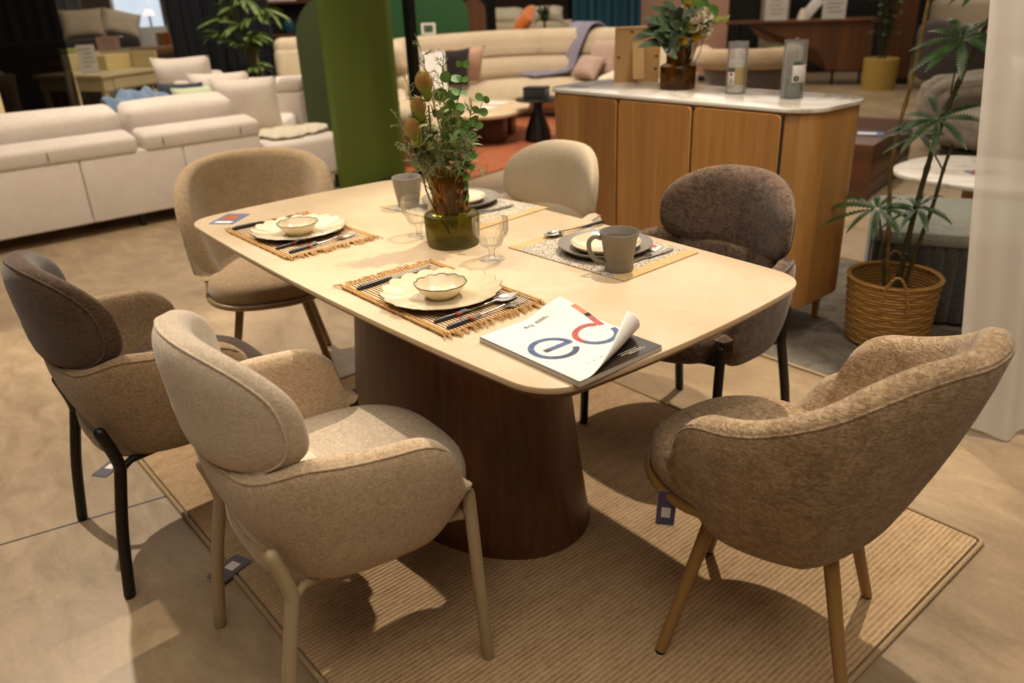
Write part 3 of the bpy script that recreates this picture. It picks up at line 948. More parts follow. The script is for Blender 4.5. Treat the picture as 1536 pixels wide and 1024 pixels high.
# flower arrangement
CR = Vector((-.6365, -.7712, 0)); CT = Vector((-.7712, .6365, 0))   # along and across the bouquet
def PB(l, z, d=0.0, base=Vector((0, -.022, TZ))):
    return base + CR * l + CT * d + Vector((0, 0, z))
def add_disc_leaf(bm, c, axis, nrm, r, mi=0, cup=.15, n=12):
    axis = axis.normalized(); nrm = (nrm - axis * nrm.dot(axis)).normalized(); sd = axis.cross(nrm)
    cc = c + axis * r
    V0 = bm.verts.new(cc - nrm * r * cup)
    ring = [bm.verts.new(cc + axis * r * cos(2 * pi * k / n) * 1.05 + sd * r * .95 * sin(2 * pi * k / n)) for k in range(n)]
    for k in range(n): bm.faces.new((V0, ring[k], ring[(k + 1) % n])).material_index = mi
def add_blade(bm, c, axis, nrm, L, W, droop=.3, mi=0, n=7, teeth=0, fold=.2):
    """long leaf: base c, along axis, surface normal nrm, drooping; teeth makes a serrated outline"""
    axis = axis.normalized(); nrm = (nrm - axis * nrm.dot(axis)).normalized(); sd = axis.cross(nrm)
    m = n * (2 if teeth else 1)
    prev = None
    for i in range(m + 1):
        t = i / m
        w = W * (sin(pi * min(1, t * .92 + .06)) ** .8) * (1 if t < 1 else 0)
        if teeth: w *= (1.2 if i % 2 else .5)
        p = c + axis * L * t * (1 - droop * .25 * t) - Vector((0, 0, 1)) * droop * L * t * t * .6
        back = axis * (-.10 * L if (teeth and i % 2 == 0) else 0) * 0
        row = [bm.verts.new(p - sd * w + nrm * w * fold), bm.verts.new(p), bm.verts.new(p + sd * w + nrm * w * fold)]
        if prev:
            for a in (0, 1): bm.faces.new((prev[a], prev[a + 1], row[a + 1], row[a])).material_index = mi
        prev = row
def rv(s=1): return Vector((random.uniform(-s, s), random.uniform(-s, s), random.uniform(-s, s)))

fl = thing('flower_arrangement', 'wildflower and eucalyptus bouquet standing in the table vase', 'flowers', (0, 0, 0))
def stem_pts(a, b, bow=.02):
    m = (a + b) / 2 + CR * bow + rv(.006)
    return catmull([a, m, b], 8)
def protea(l, z, d, tilt, s=1.0):
    top = PB(l, z, d)
    ax = (CR * tilt + CT * .1 + Vector((0, 0, 1))).normalized()
    t = NB()
    add_tube(t, stem_pts(PB(l * .1 - .005, .03, d * .1), top - ax * .012, l * .3), .0022, 7)
    o = link('flower_stem', t, M['stem'], fl)
    q = ax.to_track_quat('Z', 'Y').to_matrix().to_4x4(); Mx = Matrix.Translation(top) @ q
    bm = NB()
    for k in range(260):
        a = k * 2.39996; f = k / 260
        rr = .0165 * s * sin(.35 + f * 2.4) ; zz = .048 * s * f
        p0 = Vector((rr * .55 * cos(a), rr * .55 * sin(a), zz)); p1 = Vector((rr * 1.25 * cos(a), rr * 1.25 * sin(a), zz + .017 * s))
        add_tube(bm, [Mx @ p0, Mx @ p1], [.0014 * s, .0005], 4, mi=1 if f > .45 else 0)
    add_lathe(bm, [(0, 0), (.006 * s, .003), (.009 * s, .02 * s), (.004 * s, .045 * s), (0, .05 * s)], 14)
    for v in list(bm.verts)[-(14 * 3 + 2):]: v.co = Mx @ v.co
    link('flower_head', bm, [M['protea'], M['protea_tip']], o)
    bm = NB()
    for k in range(14):
        a = k * 2.4
        dr = q.to_3x3() @ Vector((cos(a), sin(a), .75 if k % 2 else .35)); nn = q.to_3x3() @ Vector((-cos(a) * .5, -sin(a) * .5, 1))
        add_blade(bm, top - ax * .004, dr, nn, .038 * s, .0045 * s, -.1, n=5)
    link('bracts', bm, M['bract'], o)
protea(-.040, .375, .0, -.1, 1.15)
protea(-.058, .325, .02, -.1, 1.0)
protea(-.068, .27, .035, -.25, 1.1)
def euca(pts, leaf0, leaf1, n, d0=0):
    P = catmull([PB(*p) for p in pts], 12)
    bm = NB(); add_tube(bm, P, [.0022 * (1 - .6 * i / len(P)) for i in range(len(P))], 7)
    br = link('eucalyptus_branch', bm, M['stem'], fl)
    bm = NB(); Q = resample(P, n)
    for i in range(d0, n):
        f = i / (n - 1); ax = (Q[min(i + 1, n - 1)] - Q[max(i - 1, 0)]).normalized()
        r = leaf0 + (leaf1 - leaf0) * f
        sd = ax.cross(CT).normalized()
        for s in (-1, 1):
            dr = sd * s + ax * .35 + CT * random.uniform(-.5, .7)
            add_disc_leaf(bm, Q[i], dr, CT + rv(.5) + Vector((0, 0, .3)), r * random.uniform(.8, 1.1))
    link('leaves', bm, M['leaf_euca'], br)
euca([(.01, .04, 0), (.012, .2, .0), (.02, .32, 0), (.045, .40, -.01), (.052, .455, -.01)], .026, .009, 13, 5)
euca([(.01, .04, .01), (.02, .18, .02), (.05, .27, .03), (.080, .32, .03), (.10, .375, .03)], .019, .010, 12, 5)
euca([(.0, .04, .0), (.025, .2, -.03), (.03, .3, -.03), (.01, .37, -.03), (.02, .42, -.03)], .025, .017, 10, 4)
euca([(.01, .04, .01), (.03, .16, .03), (.055, .215, .04), (.06, .24, .05)], .018, .010, 8, 3)
def sprig(pts, m, nside, L, sub=5, r=.0011):
    P = catmull([PB(*p) for p in pts], 12)
    bm = NB(); add_tube(bm, P, [r * 1.4 * (1 - .6 * i / len(P)) for i in range(len(P))], 5)
    Q = resample(P, nside)
    for i in range(2, nside):
        if Q[i].z < TZ + .20: continue
        ax = (Q[min(i + 1, nside - 1)] - Q[i - 1]).normalized()
        for s in range(2):
            d = (ax * .8 + rv(1.0)).normalized(); l = L * random.uniform(.6, 1.1)
            e = Q[i] + d * l
            add_tube(bm, [Q[i], Q[i] + d * l * .5 + rv(.002), e], [r * .8, r * .6, r * .35], 4)
            for k in range(sub):
                b = Q[i] + d * l * (.3 + .7 * k / sub); dd = (d * .6 + rv(1.0)).normalized()
                add_tube(bm, [b, b + dd * l * .3], [r * .6, r * .4], 3)
    return link('fine_sprig', bm, m, fl)
for a, m in (([(-.01, .04, 0), (-.03, .2, 0), (-.06, .31, 0), (-.085, .41, 0)], 'leaf_fern'), ([(-.01, .04, 0), (-.04, .18, .01), (-.09, .26, .02), (-.115, .335, .02)], 'leaf_fern'),
             ([(0, .04, 0), (-.03, .15, .03), (-.07, .22, .04), (-.105, .262, .05)], 'leaf_grey'), ([(0, .04, 0), (.0, .2, -.02), (-.03, .38, -.02), (-.05, .50, -.02)], 'leaf_fern'),
             ([(0, .04, 0), (-.02, .13, .04), (-.05, .18, .05), (-.07, .225, .05)], 'leaf_fern'), ([(.0, .04, 0), (.01, .2, .02), (.0, .3, .02), (-.01, .38, .02)], 'leaf_fern'),
             ([(.0, .04, 0), (.02, .2, .03), (.03, .26, .04), (.055, .29, .05)], 'leaf_grey'), ([(.0, .04, 0), (.01, .15, .04), (.03, .2, .05), (.05, .235, .06)], 'leaf_grey'),
             ([(.0, .04, 0), (.0, .3, -.02), (.0, .4, -.02), (.005, .465, -.02)], 'leaf_fern'), ([(.0, .04, 0), (-.03, .13, .03), (-.05, .16, .04), (-.075, .19, .05)], 'leaf_fern'),
             ([(.0, .04, 0), (.03, .15, .02), (.05, .19, .03), (.085, .205, .03)], 'leaf_grey')):
    sprig(a, M[m], 24, .034, 7, .0015)
for k in range(14):
    l, z, d = random.uniform(-.10, .08), random.uniform(.20, .36), random.uniform(-.03, .06)
    sprig([(0, .04, 0), (l * .25, .17, d * .4), (l * .7, .17 + (z - .17) * .55, d * .8), (l, z, d)], M[random.choice(('leaf_fern', 'leaf_grey', 'leaf_fern'))], 22, .036, 7, .0015)
for k in range(6):
    l, z, d = random.uniform(-.03, .05), random.uniform(.205, .25), random.uniform(.0, .05)
    bm = NB(); add_tube(bm, stem_pts(PB(l * .2, .05, d * .2), PB(l, z, d), .005), .0012, 5)
    o = link('flower_stem', bm, M['stem'], fl)
    bm = NB(); c = PB(l, z, d)
    for j in range(9):
        a = j * 2.4; add_blade(bm, c, Vector((cos(a), sin(a), .9)), Vector((-cos(a), -sin(a), .6)), .012, .0035, -.3, n=4)
    link('flower_head', bm, M['pink'], o)
bm = NB()
for k in range(130):
    l, z, d = random.uniform(-.06, .07), random.uniform(.205, .35), random.uniform(-.03, .05)
    add_blade(bm, PB(l, z, d), CR * random.uniform(-1, 1) + CT * random.uniform(-.5, 1) + Vector((0, 0, random.uniform(0, 1))), Vector((0, 0, 1)) + rv(.5), random.uniform(.02, .045), .006, .3, n=5)
link('filler_leaves', bm, M['leaf_fern'], fl)

# cutlery, built along +Y (tip) with the handle end at y=0
def cutlery_base(name, label, cat, x, y, z, rz, group):
    return thing(name, label, cat, (x, y, z), rz, group)
def add_handle(t, L=.085):
    link('handle', tube([(0, 0, .0035), (0, .006, .0038), (0, L * .5, .0042), (0, L, .0046)], [.0036, .0048, .0044, .003], 10, round_end=True), M['steel_dark'], t)
def price_tag(t, y, w=.010):
    bm = NB(); add_tube(bm, [(0, y - .0045, .0045), (0, y + .0045, .0048)], .0053, 10)
    g = link('tag_band', bm, M['red'], t)
    def f(u, v):
        return (.004 + .03 * u, y + .012 * (v - .5) + .004 * u, .006 + .016 * sin(u * 1.5) + .003 * sin(v * 6))
    link('tag_sleeve', sheet(f, 6, 4, .0005), M['plastic_clear'], g)
def spoon(label, x, y, z, rz, tagged=True, L=.215):
    t = cutlery_base('spoon', label, 'spoon', x, y, z, rz, 'dessert spoons')
    add_handle(t)
    link('neck', tube([(0, .083, .0046), (0, .12, .006), (0, L - .062, .0075), (0, L - .052, .006)], [.003, .0021, .0023, .004], 10), M['silver'], t)
    def f(u, v):
        a = (u - .5) * 2; b = v
        w = .0205 * (sin(pi * (.06 + .94 * b) ** .85) ** .62 if 0 < b < 1 else 0.02)
        dp = .0075 * (1 - a * a) * sin(pi * b) ** .7
        return (a * w, L - .062 + .064 * b, .0095 - dp + .002 * (b - .5) ** 2)
    link('bowl', sheet(f, 12, 18, .001), M['silver'], t, smooth='full')
    if tagged: price_tag(t, .055)
def fork(label, x, y, z, rz, tagged=True, L=.215):
    t = cutlery_base('fork', label, 'fork', x, y, z, rz, 'table forks')
    add_handle(t)
    link('neck', tube([(0, .083, .0046), (0, .12, .006), (0, L - .075, .008), (0, L - .066, .007)], [.003, .0021, .0024, .0045], 10), M['silver'], t)
    bm = NB()
    def zc(y): return .0075 - .005 * sin(pi * (y - (L - .07)) / .07) + .0035 * ((y - (L - .07)) / .07) ** 2
    def f(u, v):
        yy = L - .07 + .028 * v; w = .0045 + .0075 * ss(0, 1, v)
        return ((u - .5) * 2 * w, yy, zc(yy))
    sheet(f, 6, 6, .0014, bm)
    for k in range(4):
        xx = -.0105 + k * .007
        add_tube(bm, [(xx, L - .043 + .043 * q / 5, zc(L - .043 + .043 * q / 5) - .0007) for q in range(6)], [.0019, .0018, .0017, .0016, .0014, .0008], 6)
    link('tines', bm, M['silver'], t)
    if tagged: price_tag(t, .06)
def knife(label, x, y, z, rz, L=.215, hm='steel_dark'):
    t = cutlery_base('table_knife', label, 'knife', x, y, z, rz, 'table knives')
    link('handle', tube([(0, 0, .004), (0, .008, .0045), (0, .06, .0048), (0, .092, .0042)], [.004, .0056, .005, .0038], 10, round_end=True), M[hm], t)
    out = [(-.0035, .09), (.004, .09), (.009, .105), (.0095, L - .03), (.006, L - .008), (-.001, L), (-.004, L - .012), (-.0045, .11)]
    link('blade', prism(out, .0025, .0042, .0004), M['silver'], t, smooth=False)
mz = TZ + .0052
dn = pi          # pointing along -Y, handle at the +Y side
spoon('steel spoon with a red tag beside the nearest charger plate', -.441, .352, mz, dn + radians(-2))
fork('steel fork with a red tag closest to the magazine', -.485, .352, mz, dn + radians(1))
knife('steel knife with dark handle left of the nearest charger plate', -.150, .362, mz, dn + radians(4))
spoon('steel spoon with a red tag beside the far left charger plate', .300, .350, mz, dn + radians(8))
fork('steel fork with a red tag on the far left placemat edge', .240, .340, mz, dn + radians(6))
knife('steel knife left of the far left charger plate', .590, .350, mz, dn)
spoon('steel spoon whose bowl peeks out left of the grey dinner plate', -.172, -.425, TZ + .004, radians(-3), False)
knife('steel knife between the grey mug and the table edge', -.468, -.165, TZ + .004, dn + radians(-2), .20, 'silver')
knife('steel knife on the grey placemat right of the vase', .185, -.19, TZ + .004, dn + radians(-3), .20, 'silver')
t = thing('paper_tag', 'small white paper tag with red print by the mug knife', 'tag', (-.432, -.335, TZ + .0036), .3)
def f(u, v): return ((u - .5) * .035, (v - .5) * .05, .0012 + .008 * sin(v * 2.4) * u)
link('sleeve', sheet(f, 6, 8, .0006), M['paper'], t)
def f2(u, v): return ((u - .5) * .014, (v - .8) * .02, .0019 + .008 * sin((.5 + (v - .8) * .4) * 2.4) * (.5 + (u - .5) * .4))
link('print', sheet(f2, 4, 4, .0003), M['red'], t)

# shiny card near the far left corner
t = thing('product_card', 'glossy blue product card lying at the far left table corner', 'card', (.7455, .298, TZ), radians(-50))
link('sheet', prism(rrect(.122, .079, .004, 3), 0, .0008), M['card_blue'], t, smooth=False)
link('picture', prism(rrect(.05, .05, .003, 3, .012, .004), .0008, .0011), M['rust'], t, smooth=False)
link('caption', prism(rrect(.022, .055, .002, 2, -.04, .0), .0008, .0011), M['paper'], t, smooth=False)

# magazine with a curling cover
mg = thing('magazine', 'white design journal with blue and red ring letters and a curling cover', 'magazine', (-.846, .342, TZ), -pi / 2)
MW, MH, MT = .214, .272, .0105
# local: x to the reader's right (world -Y), y up the page (world +X)
bm = NB(); add_box(bm, (MW / 2, MH / 2, MT / 2 - .0006), (MW, MH, MT - .0012)); 
link('page_block', bm, M['paper_edge'], mg, smooth=False)
bm = NB(); add_box(bm, (MW / 2, MH / 2, MT - .0004), (MW - .0005, MH - .0005, .0006)); link('first_page', bm, M['paper_dark'], mg, smooth=False)
bm = NB(); add_box(bm, (MW / 2, MH / 2, .0002), (MW + .001, MH + .001, .0004)); link('back_cover', bm, M['paper_dark'], mg, smooth=False)
bm = NB()
for (x, y, L) in ((.150, .028, .05), (.155, .022, .055), (.165, .017, .045), (.12, .04, .03)):
    add_box(bm, (x, y, MT + .0001), (L, .0011, .0002))
link('first_page_text', bm, M['paper'], mg, smooth=False)
A0 = Vector((.018, .0)); B0 = Vector((.214, .083)); dl = (B0 - A0).normalized(); nl = Vector((dl.y, -dl.x))
def cover(x, y, lift=0.0):
    p = Vector((x, y)); d = (p - A0).dot(nl); s = max((p - A0).dot(dl), 0)
    z = MT + .0012
    # the top right of the cover arches up a little
    z += .020 * ss(.10, .214, x) * ss(.13, .272, y) + .004 * ss(.12, .214, x)
    R = .006 + .115 * s
    if d > 0:
        a = d / R
        if a > 4.2: a = 4.2 + (a - 4.2) * .55
        rr = R - lift
        q = A0 + dl * (p - A0).dot(dl) + nl * rr * sin(a)
        return Vector((q.x, q.y, z + R - rr * cos(a)))
    return Vector((x, y, z + lift))
link('cover', sheet(lambda u, v: cover(u * MW, v * MH), 64, 72, .0004), M['paper'], mg, smooth='full')
def ring_band(c, r0, r1, a0, a1, m, n=60):
    def f(u, v):
        a = radians(a0 + (a1 - a0) * u); r = r0 + (r1 - r0) * v
        return cover(c[0] + r * cos(a), c[1] + r * sin(a), .0004)
    link('cover_lettering', sheet(f, n, 3), M[m], mg, smooth='full')
def bar_band(a, b, w, m, n=20):
    a = Vector(a); b = Vector(b); t_ = (b - a).normalized(); nn = Vector((-t_.y, t_.x))
    link('cover_lettering', sheet(lambda u, v: cover(*(a + (b - a) * u + nn * w * (v - .5)), .0004), n, 2), M[m], mg, smooth='full')
EC, DC = (.063, .131), (.163, .119)
ring_band(EC, .036, .048, 0, 225, 'ink_blue'); ring_band(EC, .036, .048, 225, 325, 'ink_navy')
bar_band((.041, .131), (.055, .131), .013, 'paper_dark', 4); bar_band((.055, .131), (.108, .131), .013, 'ink_blue')
ring_band(DC, .034, .046, 42, 190, 'ink_red'); ring_band(DC, .034, .046, 190, 300, 'ink_blue'); ring_band(DC, .034, .046, 300, 352, 'ink_blue')
bar_band((.199, .138), (.2065, .178), .0135, 'ink_red', 8); bar_band((.2065, .178), (.2075, .190), .0132, 'paper_dark', 4); bar_band((.2075, .190), (.2085, .228), .0130, 'ink_orange', 8)
def small_text(s, x, y, size, name, m='ink', sx=1.0):
    c = bpy.data.curves.new(name, 'FONT'); c.body = s; c.size = size; c.resolution_u = 2
    ob = bpy.data.objects.new(name, c)
    me = bpy.data.meshes.new_from_object(ob)
    bpy.data.objects.remove(ob); bpy.data.curves.remove(c)
    for v in me.vertices: v.co = cover(x + v.co.x * sx, y + v.co.y, .0005)
    link(name, me, M[m], mg, smooth=False)
small_text('ecj', .087, .2365, .019, 'cover_text', sx=1.1)
bm = NB()
for i, (x, y, L) in enumerate(((.119, .2440, .026), (.119, .2395, .031), (.119, .2365, .034))):
    k = x
    while k < x + L:
        w = random.uniform(.0012, .0026) if i < 2 else L
        pts = [cover(k, y, .0005), cover(min(k + w, x + L), y, .0005), cover(min(k + w, x + L), y + (.0026 if i < 2 else .0006), .0005), cover(k, y + (.0026 if i < 2 else .0006), .0005)]
        add_faces(bm, pts, [(0, 1, 2, 3)]); k += w + .0009
link('cover_text', bm, M['ink'], mg, smooth=False)
bm = NB()
x = .056
while x < .155:
    w = random.choice((.001, .003, .0035, .001)); hgt = random.choice((.004, .003, .005))
    add_faces(bm, [cover(x, .040, .0005), cover(x + w, .040, .0005), cover(x + w, .040 + hgt, .0005), cover(x, .040 + hgt, .0005)], [(0, 1, 2, 3)])
    x += w + random.choice((.004, .006, .009))
link('cover_text', bm, M['binding'], mg, smooth=False)
# ------------------------------------------------------------------ oak sideboard
SX0, SX1, SY0, SY1 = -.165, 1.265, -1.97, -1.505
sb = thing('sideboard', 'long oak sideboard with rounded corners and white marble top', 'sideboard', ((SX0 + SX1) / 2, (SY0 + SY1) / 2, .006))
SW, SD = SX1 - SX0, SY1 - SY0
link('body', prism(rrect(SW - .02, SD - .02, .125, 10), .15, .912, .004), M['oak_side'], sb)
link('marble_top', prism(rrect(SW, SD, .13, 12), .914, .931, .004), M['marble'], sb)
fy = SD / 2 - .010
def door(name, xa, xb, m):
    o = [(x, z) for x, z in rrect(xb - xa, .745, .022, 5, (xa + xb) / 2, .535)]
    bm = NB()
    n = len(o)
    rings = [[(x, fy - .004, z) for x, z in o], [(x, fy + .007, z) for x, z in o], [((x - (xa + xb) / 2) * .992 + (xa + xb) / 2, fy + .010, (z - .535) * .995 + .535) for x, z in o]]
    loft_rings(bm, rings)
    return link(name, bm, m, sb)
ox = (SX0 + SX1) / 2
for xa, xb in ((.776, 1.155), (.367, .764), (-.042, .355)):
    door('door', xa - ox, xb - ox, M['oak'])
for xx in (.770, .361, -.047): link('gap_shade_strip', box((xx - ox, fy + .001, .535), (.010, .006, .74)), M['ink'], sb, smooth=False)  # solid dark strips stand in for the shade between the doors
for x, y in ((-.075, -1.60), (-.055, -1.90), (1.17, -1.60), (1.17, -1.90)):
    link('leg', tube([(x - ox, y - (SY0 + SY1) / 2, 0), (x - ox, y - (SY0 + SY1) / 2, .152)], [.012, .021], 16), M['oak_leg'], sb)

SZ = .938
t = thing('framed_photo', 'back of a picture frame with kraft easel on the sideboard', 'picture frame', (1.03, -1.925, SZ), radians(48))
tl = Matrix.Rotation(radians(-9), 4, 'X')
bm = NB(); add_box(bm, (0, 0, .125), (.20, .012, .25), .002, M=tl); link('backing', bm, M['kraft'], t, smooth=False)
bm = NB()
for c, s in (((-.104, -.001, .125), (.010, .020, .262)), ((.104, -.001, .125), (.010, .020, .262)), ((0, -.001, -.001 + .004), (.2, .020, .010)), ((0, -.001, .252), (.2, .020, .010))):
    add_box(bm, c, s, .001, M=tl)
link('frame', bm, M['kraft'], t, smooth=False)
bm = NB(); add_box(bm, (0, .0, -.09), (.055, .004, .19), .001, M=Matrix.Translation((0, .030, .19)) @ Matrix.Rotation(radians(24), 4, 'X'))
link('easel', bm, M['kraft'], t, smooth=False)
for x, z in ((-.09, .18), (-.09, .06), (.09, .12), (0.03, .235), (-.09, .12)):
    bm = NB(); add_box(bm, (x, .0075, z), (.012, .004, .008), .001, M=tl); link('turn_button', bm, M['black_metal'], t, smooth=False)

VX, VY = .672, -1.795
t = thing('glass_vase', 'squat brown glass vase on the sideboard beside the picture frame', 'vase', (VX, VY, SZ))
link('body', lathe([(0, 0), (.074, 0), (.078, .004), (.080, .06), (.080, .095), (.077, .100), (.055, .110), (.053, .118), (.054, .165), (.057, .198), (.0555, .1995), (.0545, .198), (.051, .165), (.050, .118), (.052, .108), (.074, .098), (.077, .093), (.077, .06), (.074, .008), (0, .008)], 72), M['brown_glass'], t)
fl2 = thing('flower_bouquet', 'white and yellow bouquet with dark green leaves on the sideboard', 'flowers', (0, 0, 0))
VB = Vector((VX, VY, SZ))
def Q2(l, z, d=0.0): return VB + CR * l + CT * d + Vector((0, 0, z))
for k, (l, z, d, L, W) in enumerate([(-.06, .22, .03, .15, .035), (-.05, .26, .04, .16, .035), (-.05, .20, .06, .16, .036), (-.03, .28, 0, .14, .03), (.0, .30, .03, .13, .034), (-.02, .24, .05, .13, .04), (.04, .29, .03, .11, .032), (-.04, .30, .03, .14, .03), (-.07, .24, .0, .16, .036), (.01, .25, .06, .11, .035), (-.05, .18, .05, .13, .03)]):
    bm = NB(); add_tube(bm, stem_pts(Q2(l * .15, .03, d * .2), Q2(l, z, d)), .0022, 6)
    s = link('flower_stem', bm, M['stem'], fl2)
    bm = NB(); W *= .72
    for q in range(4): add_blade(bm, Q2(l * random.uniform(.3, 1.1), z + random.uniform(-.06, .05), d + random.uniform(-.03, .04)), CR * random.uniform(-1, 1) + CT * random.uniform(-.3, .8) + Vector((0, 0, random.uniform(0, 1))), Vector((0, 0, .6)) + CT, L * random.uniform(.5, .8), W * .8, .3, n=8)
    dirs = CR * (-1.0 if l < .0 else .6) + Vector((0, 0, random.uniform(-.1, .8))) + CT * random.uniform(-.1, .6)
    add_blade(bm, Q2(l, z, d), dirs, Vector((0, 0, 1)) + CT * .8, L, W, .35, n=9)
    add_blade(bm, Q2(l * .8, z - .03, d), dirs + Vector((0, 0, .9)), Vector((0, 0, .4)) + CT, L * .8, W * .8, .2, n=9)
    link('leaves', bm, M['leaf_deep'], s)
def ruffle(c, r, m, parent, n=34):
    bm = NB()
    for j in range(n):
        a = j * 2.4; f = j / n; el = (1 - f) * 1.35
        d = Vector((cos(a) * sin(el), sin(a) * sin(el), cos(el) + .1))
        d = CR * d.x + CT * (d.z * .8) + Vector((0, 0, d.y + .25))
        add_disc_leaf(bm, c + d * r * .25, d + rv(.25), rv(1), r * .42, cup=.3, n=9)
    link('flower_head', bm, m, parent)
for l, z, d, r, m in ((.055, .275, .06, .05, 'petal_white'), (.085, .285, .03, .05, 'petal_white'), (.10, .235, .03, .036, 'petal_white'), (.02, .255, .07, .030, 'petal_lime'), (.0, .205, .07, .024, 'petal_yellow'), (.06, .215, .06, .024, 'petal_yellow'), (.02, .335, .04, .028, 'petal_yellow'), (.025, .29, .06, .015, 'petal_yellow'), (.005, .33, .05, .02, 'petal_white')):
    bm = NB(); add_tube(bm, stem_pts(Q2(l * .15, .03, d * .2), Q2(l, z, d)), .002, 6); s = link('flower_stem', bm, M['stem'], fl2)
    ruffle(Q2(l, z, d), r, M[m], s)
bm = NB(); a, b = Q2(.10, .27, .02), Q2(.20, .285, .03); add_tube(bm, [Q2(.02, .04, 0), Q2(.06, .22, .01), a, b], .003, 7); s = link('flower_stem', bm, M['stem'], fl2)
bm = NB()
for j in range(46):
    f = j / 46; c = a.lerp(b, f); an = j * 2.4
    dd = CR * .7 + CT * cos(an) + Vector((0, 0, 1)) * sin(an)
    add_blade(bm, c, dd, CR * -.3 + CT * cos(an) + Vector((0, 0, sin(an))), .028 - .01 * f, .008, -.1, n=5)
link('flower_head', bm, M['petal_lime'], s)
bm = NB()
for l, z in ((.055, .33), (.08, .32), (.07, .35), (.12, .30)): add_disc_leaf(bm, Q2(l, z - .02, .01), CR * .4 + Vector((0, 0, 1)), CT, .034)
link('leaves', bm, M['leaf_euca'], fl2)

def tube_box(label, x, y, H_, r, kind):
    t = thing('bottle_tube', label, 'bottle', (x, y, SZ))
    o = link('clear_tube', lathe([(0, 0), (r - .001, 0), (r, .001), (r, H_ - .001), (r - .001, H_), (r - .003, H_), (r - .003, .003), (0, .003)], 48), M['plastic_clear'], t)
    if kind == 'lotion':
        link('bottle', lathe([(0, .004), (r * .85, .004), (r * .88, .02), (r * .88, .118), (r * .8, .130), (r * .35, .134), (r * .35, .175), (0, .176)], 40), M['frost'], t)
        link('liquid_band', lathe([(r * .885, .035), (r * .888, .036), (r * .888, .105), (r * .885, .106), (r * .86, .106), (r * .86, .035)], 40, closed_prof=True), M['liquid_yellow'], t)
        zz = (.035, .10); a0 = 1.62
    else:
        link('bottle', lathe([(0, .004), (r * .85, .004), (r * .88, .02), (r * .88, .16), (r * .8, .175), (r * .55, .18), (r * .55, .2), (0, .201)], 40), M['plastic_clear'], t)
        link('liquid_band', lathe([(r * .80, .006), (r * .84, .008), (r * .84, .075), (0, .075), (0, .006)], 40), M['liquid_green'], t)
        link('lid', lathe([(0, H_ + .0005), (r, H_ + .0005), (r, H_ + .004), (.006, H_ + .006), (.006, H_ + .012), (0, H_ + .012)], 40), M['plastic_clear'], t)
        zz = (.06, .125); a0 = 2.75
    def patch(name, a_, b_, z0, z1, m, rr):
        link(name, sheet(lambda u, v: (rr * cos(a_ + (b_ - a_) * u), rr * sin(a_ + (b_ - a_) * u), z0 + (z1 - z0) * v), 10, 2, -.0004), m, t, smooth='full')
    wd = .75 if kind == 'lotion' else 1.5
    patch('label_paper', a0 - wd / 2, a0 + wd / 2, *zz, M['paper'], r + .0006)
    if kind == 'lotion':
        patch('label_heading', a0 - wd / 2, a0 + wd / 2, zz[1] - .012, zz[1] + .004, M['card_dark'], r + .0012)
        patch('label_mark', a0 - .12, a0 + .16, zz[1] - .026, zz[1] - .016, M['red'], r + .0012)
        patch('label_text', a0 - .02, a0 + .1, zz[0] + .008, zz[0] + .03, M['ceramic_grey'], r + .0012)
    else:
        patch('label_heading', a0 - .7, a0 - .0, zz[1] + .002, zz[1] + .014, M['leaf_deep'], r + .0012)
        patch('label_mark', a0 + .45, a0 + .65, zz[1] - .016, zz[1] - .002, M['red'], r + .0012)
        def dot(u, v):
            aa = 2 * pi * u; q = .010 * (.35 + .65 * v)
            return ((r + .0012) * cos(a0 - .38 + q * cos(aa) / r), (r + .0012) * sin(a0 - .38 + q * cos(aa) / r), zz[0] + .016 + q * sin(aa))
        link('label_emblem', sheet(dot, 20, 2), M['ink'], t, smooth='full')
tube_box('clear tube holding a bottle with a yellow band, on the sideboard', .358, -1.788, .205, .042, 'lotion')
tube_box('taller clear lidded tube with green base, at the sideboard right end', .088, -1.778, .212, .045, 'water')
t = thing('product_card', 'blue product card at the left end of the sideboard top', 'card', (1.13, -1.63, SZ), .2)
link('sheet', prism(rrect(.09, .05, .003, 3), 0, .001), M['card_blue'], t, smooth=False)

# ------------------------------------------------------------------ basket and aralia plant
BX, BY = -.385, -1.875
t = thing('woven_basket', 'round woven seagrass basket beside the oak sideboard', 'basket', (BX, BY, .006))
def wv(th, r, z): return r + .0022 * sin(z * 190 + 1.5 * sin(th * 9)) , z
prof = [(0, 0), (.140, 0), (.152, .008)] + [(.152 + .022 * (z / .27) ** .8, z) for z in [.008 + .262 * k / 44 for k in range(1, 45)]] + [(.166, .27), (.150, .03), (0, .03)]
link('wall', lathe(prof, 72, fn=wv), M['basket'], t)
link('rim', tube([(.170 * cos(a), .170 * sin(a), .271) for a in [2 * pi * k / 48 for k in range(48)]], .0085, 8, closed=True), M['basket'], t)
for a in (radians(118), radians(150)): pass
for a0 in (2.05, -1.1):
    pts = []
    for k in range(9):
        q = k / 8; a = a0 + (q - .5) * .62; rr = .176 - .0 * q
        pts.append((rr * cos(a), rr * sin(a), .17 + .15 * sin(pi * q) ** .6))
    link('handle', tube(catmull(pts, 4), .005, 7), M['basket'], t)
pl = thing('aralia_plant', 'tall aralia with serrated palmate leaves growing in the woven basket', 'plant', (BX, BY, .036))
def PP(p): return Vector(p) - Vector((BX, BY, .036))
link('soil', lathe([(0, 0), (.12, 0), (.135, .14), (.125, .155), (.06, .165), (0, .16)], 32), M['soil'], pl)
def aralia_stem(pts, r0, r1, m='cane'):
    P = catmull([PP(p) for p in pts], 10)
    bm = NB(); n = len(P)
    add_tube(bm, P, [(r0 + (r1 - r0) * i / n) * (1 + (.22 if i % 5 == 0 else 0)) for i in range(n)], 9)
    return link('stem', bm, M[m], pl)
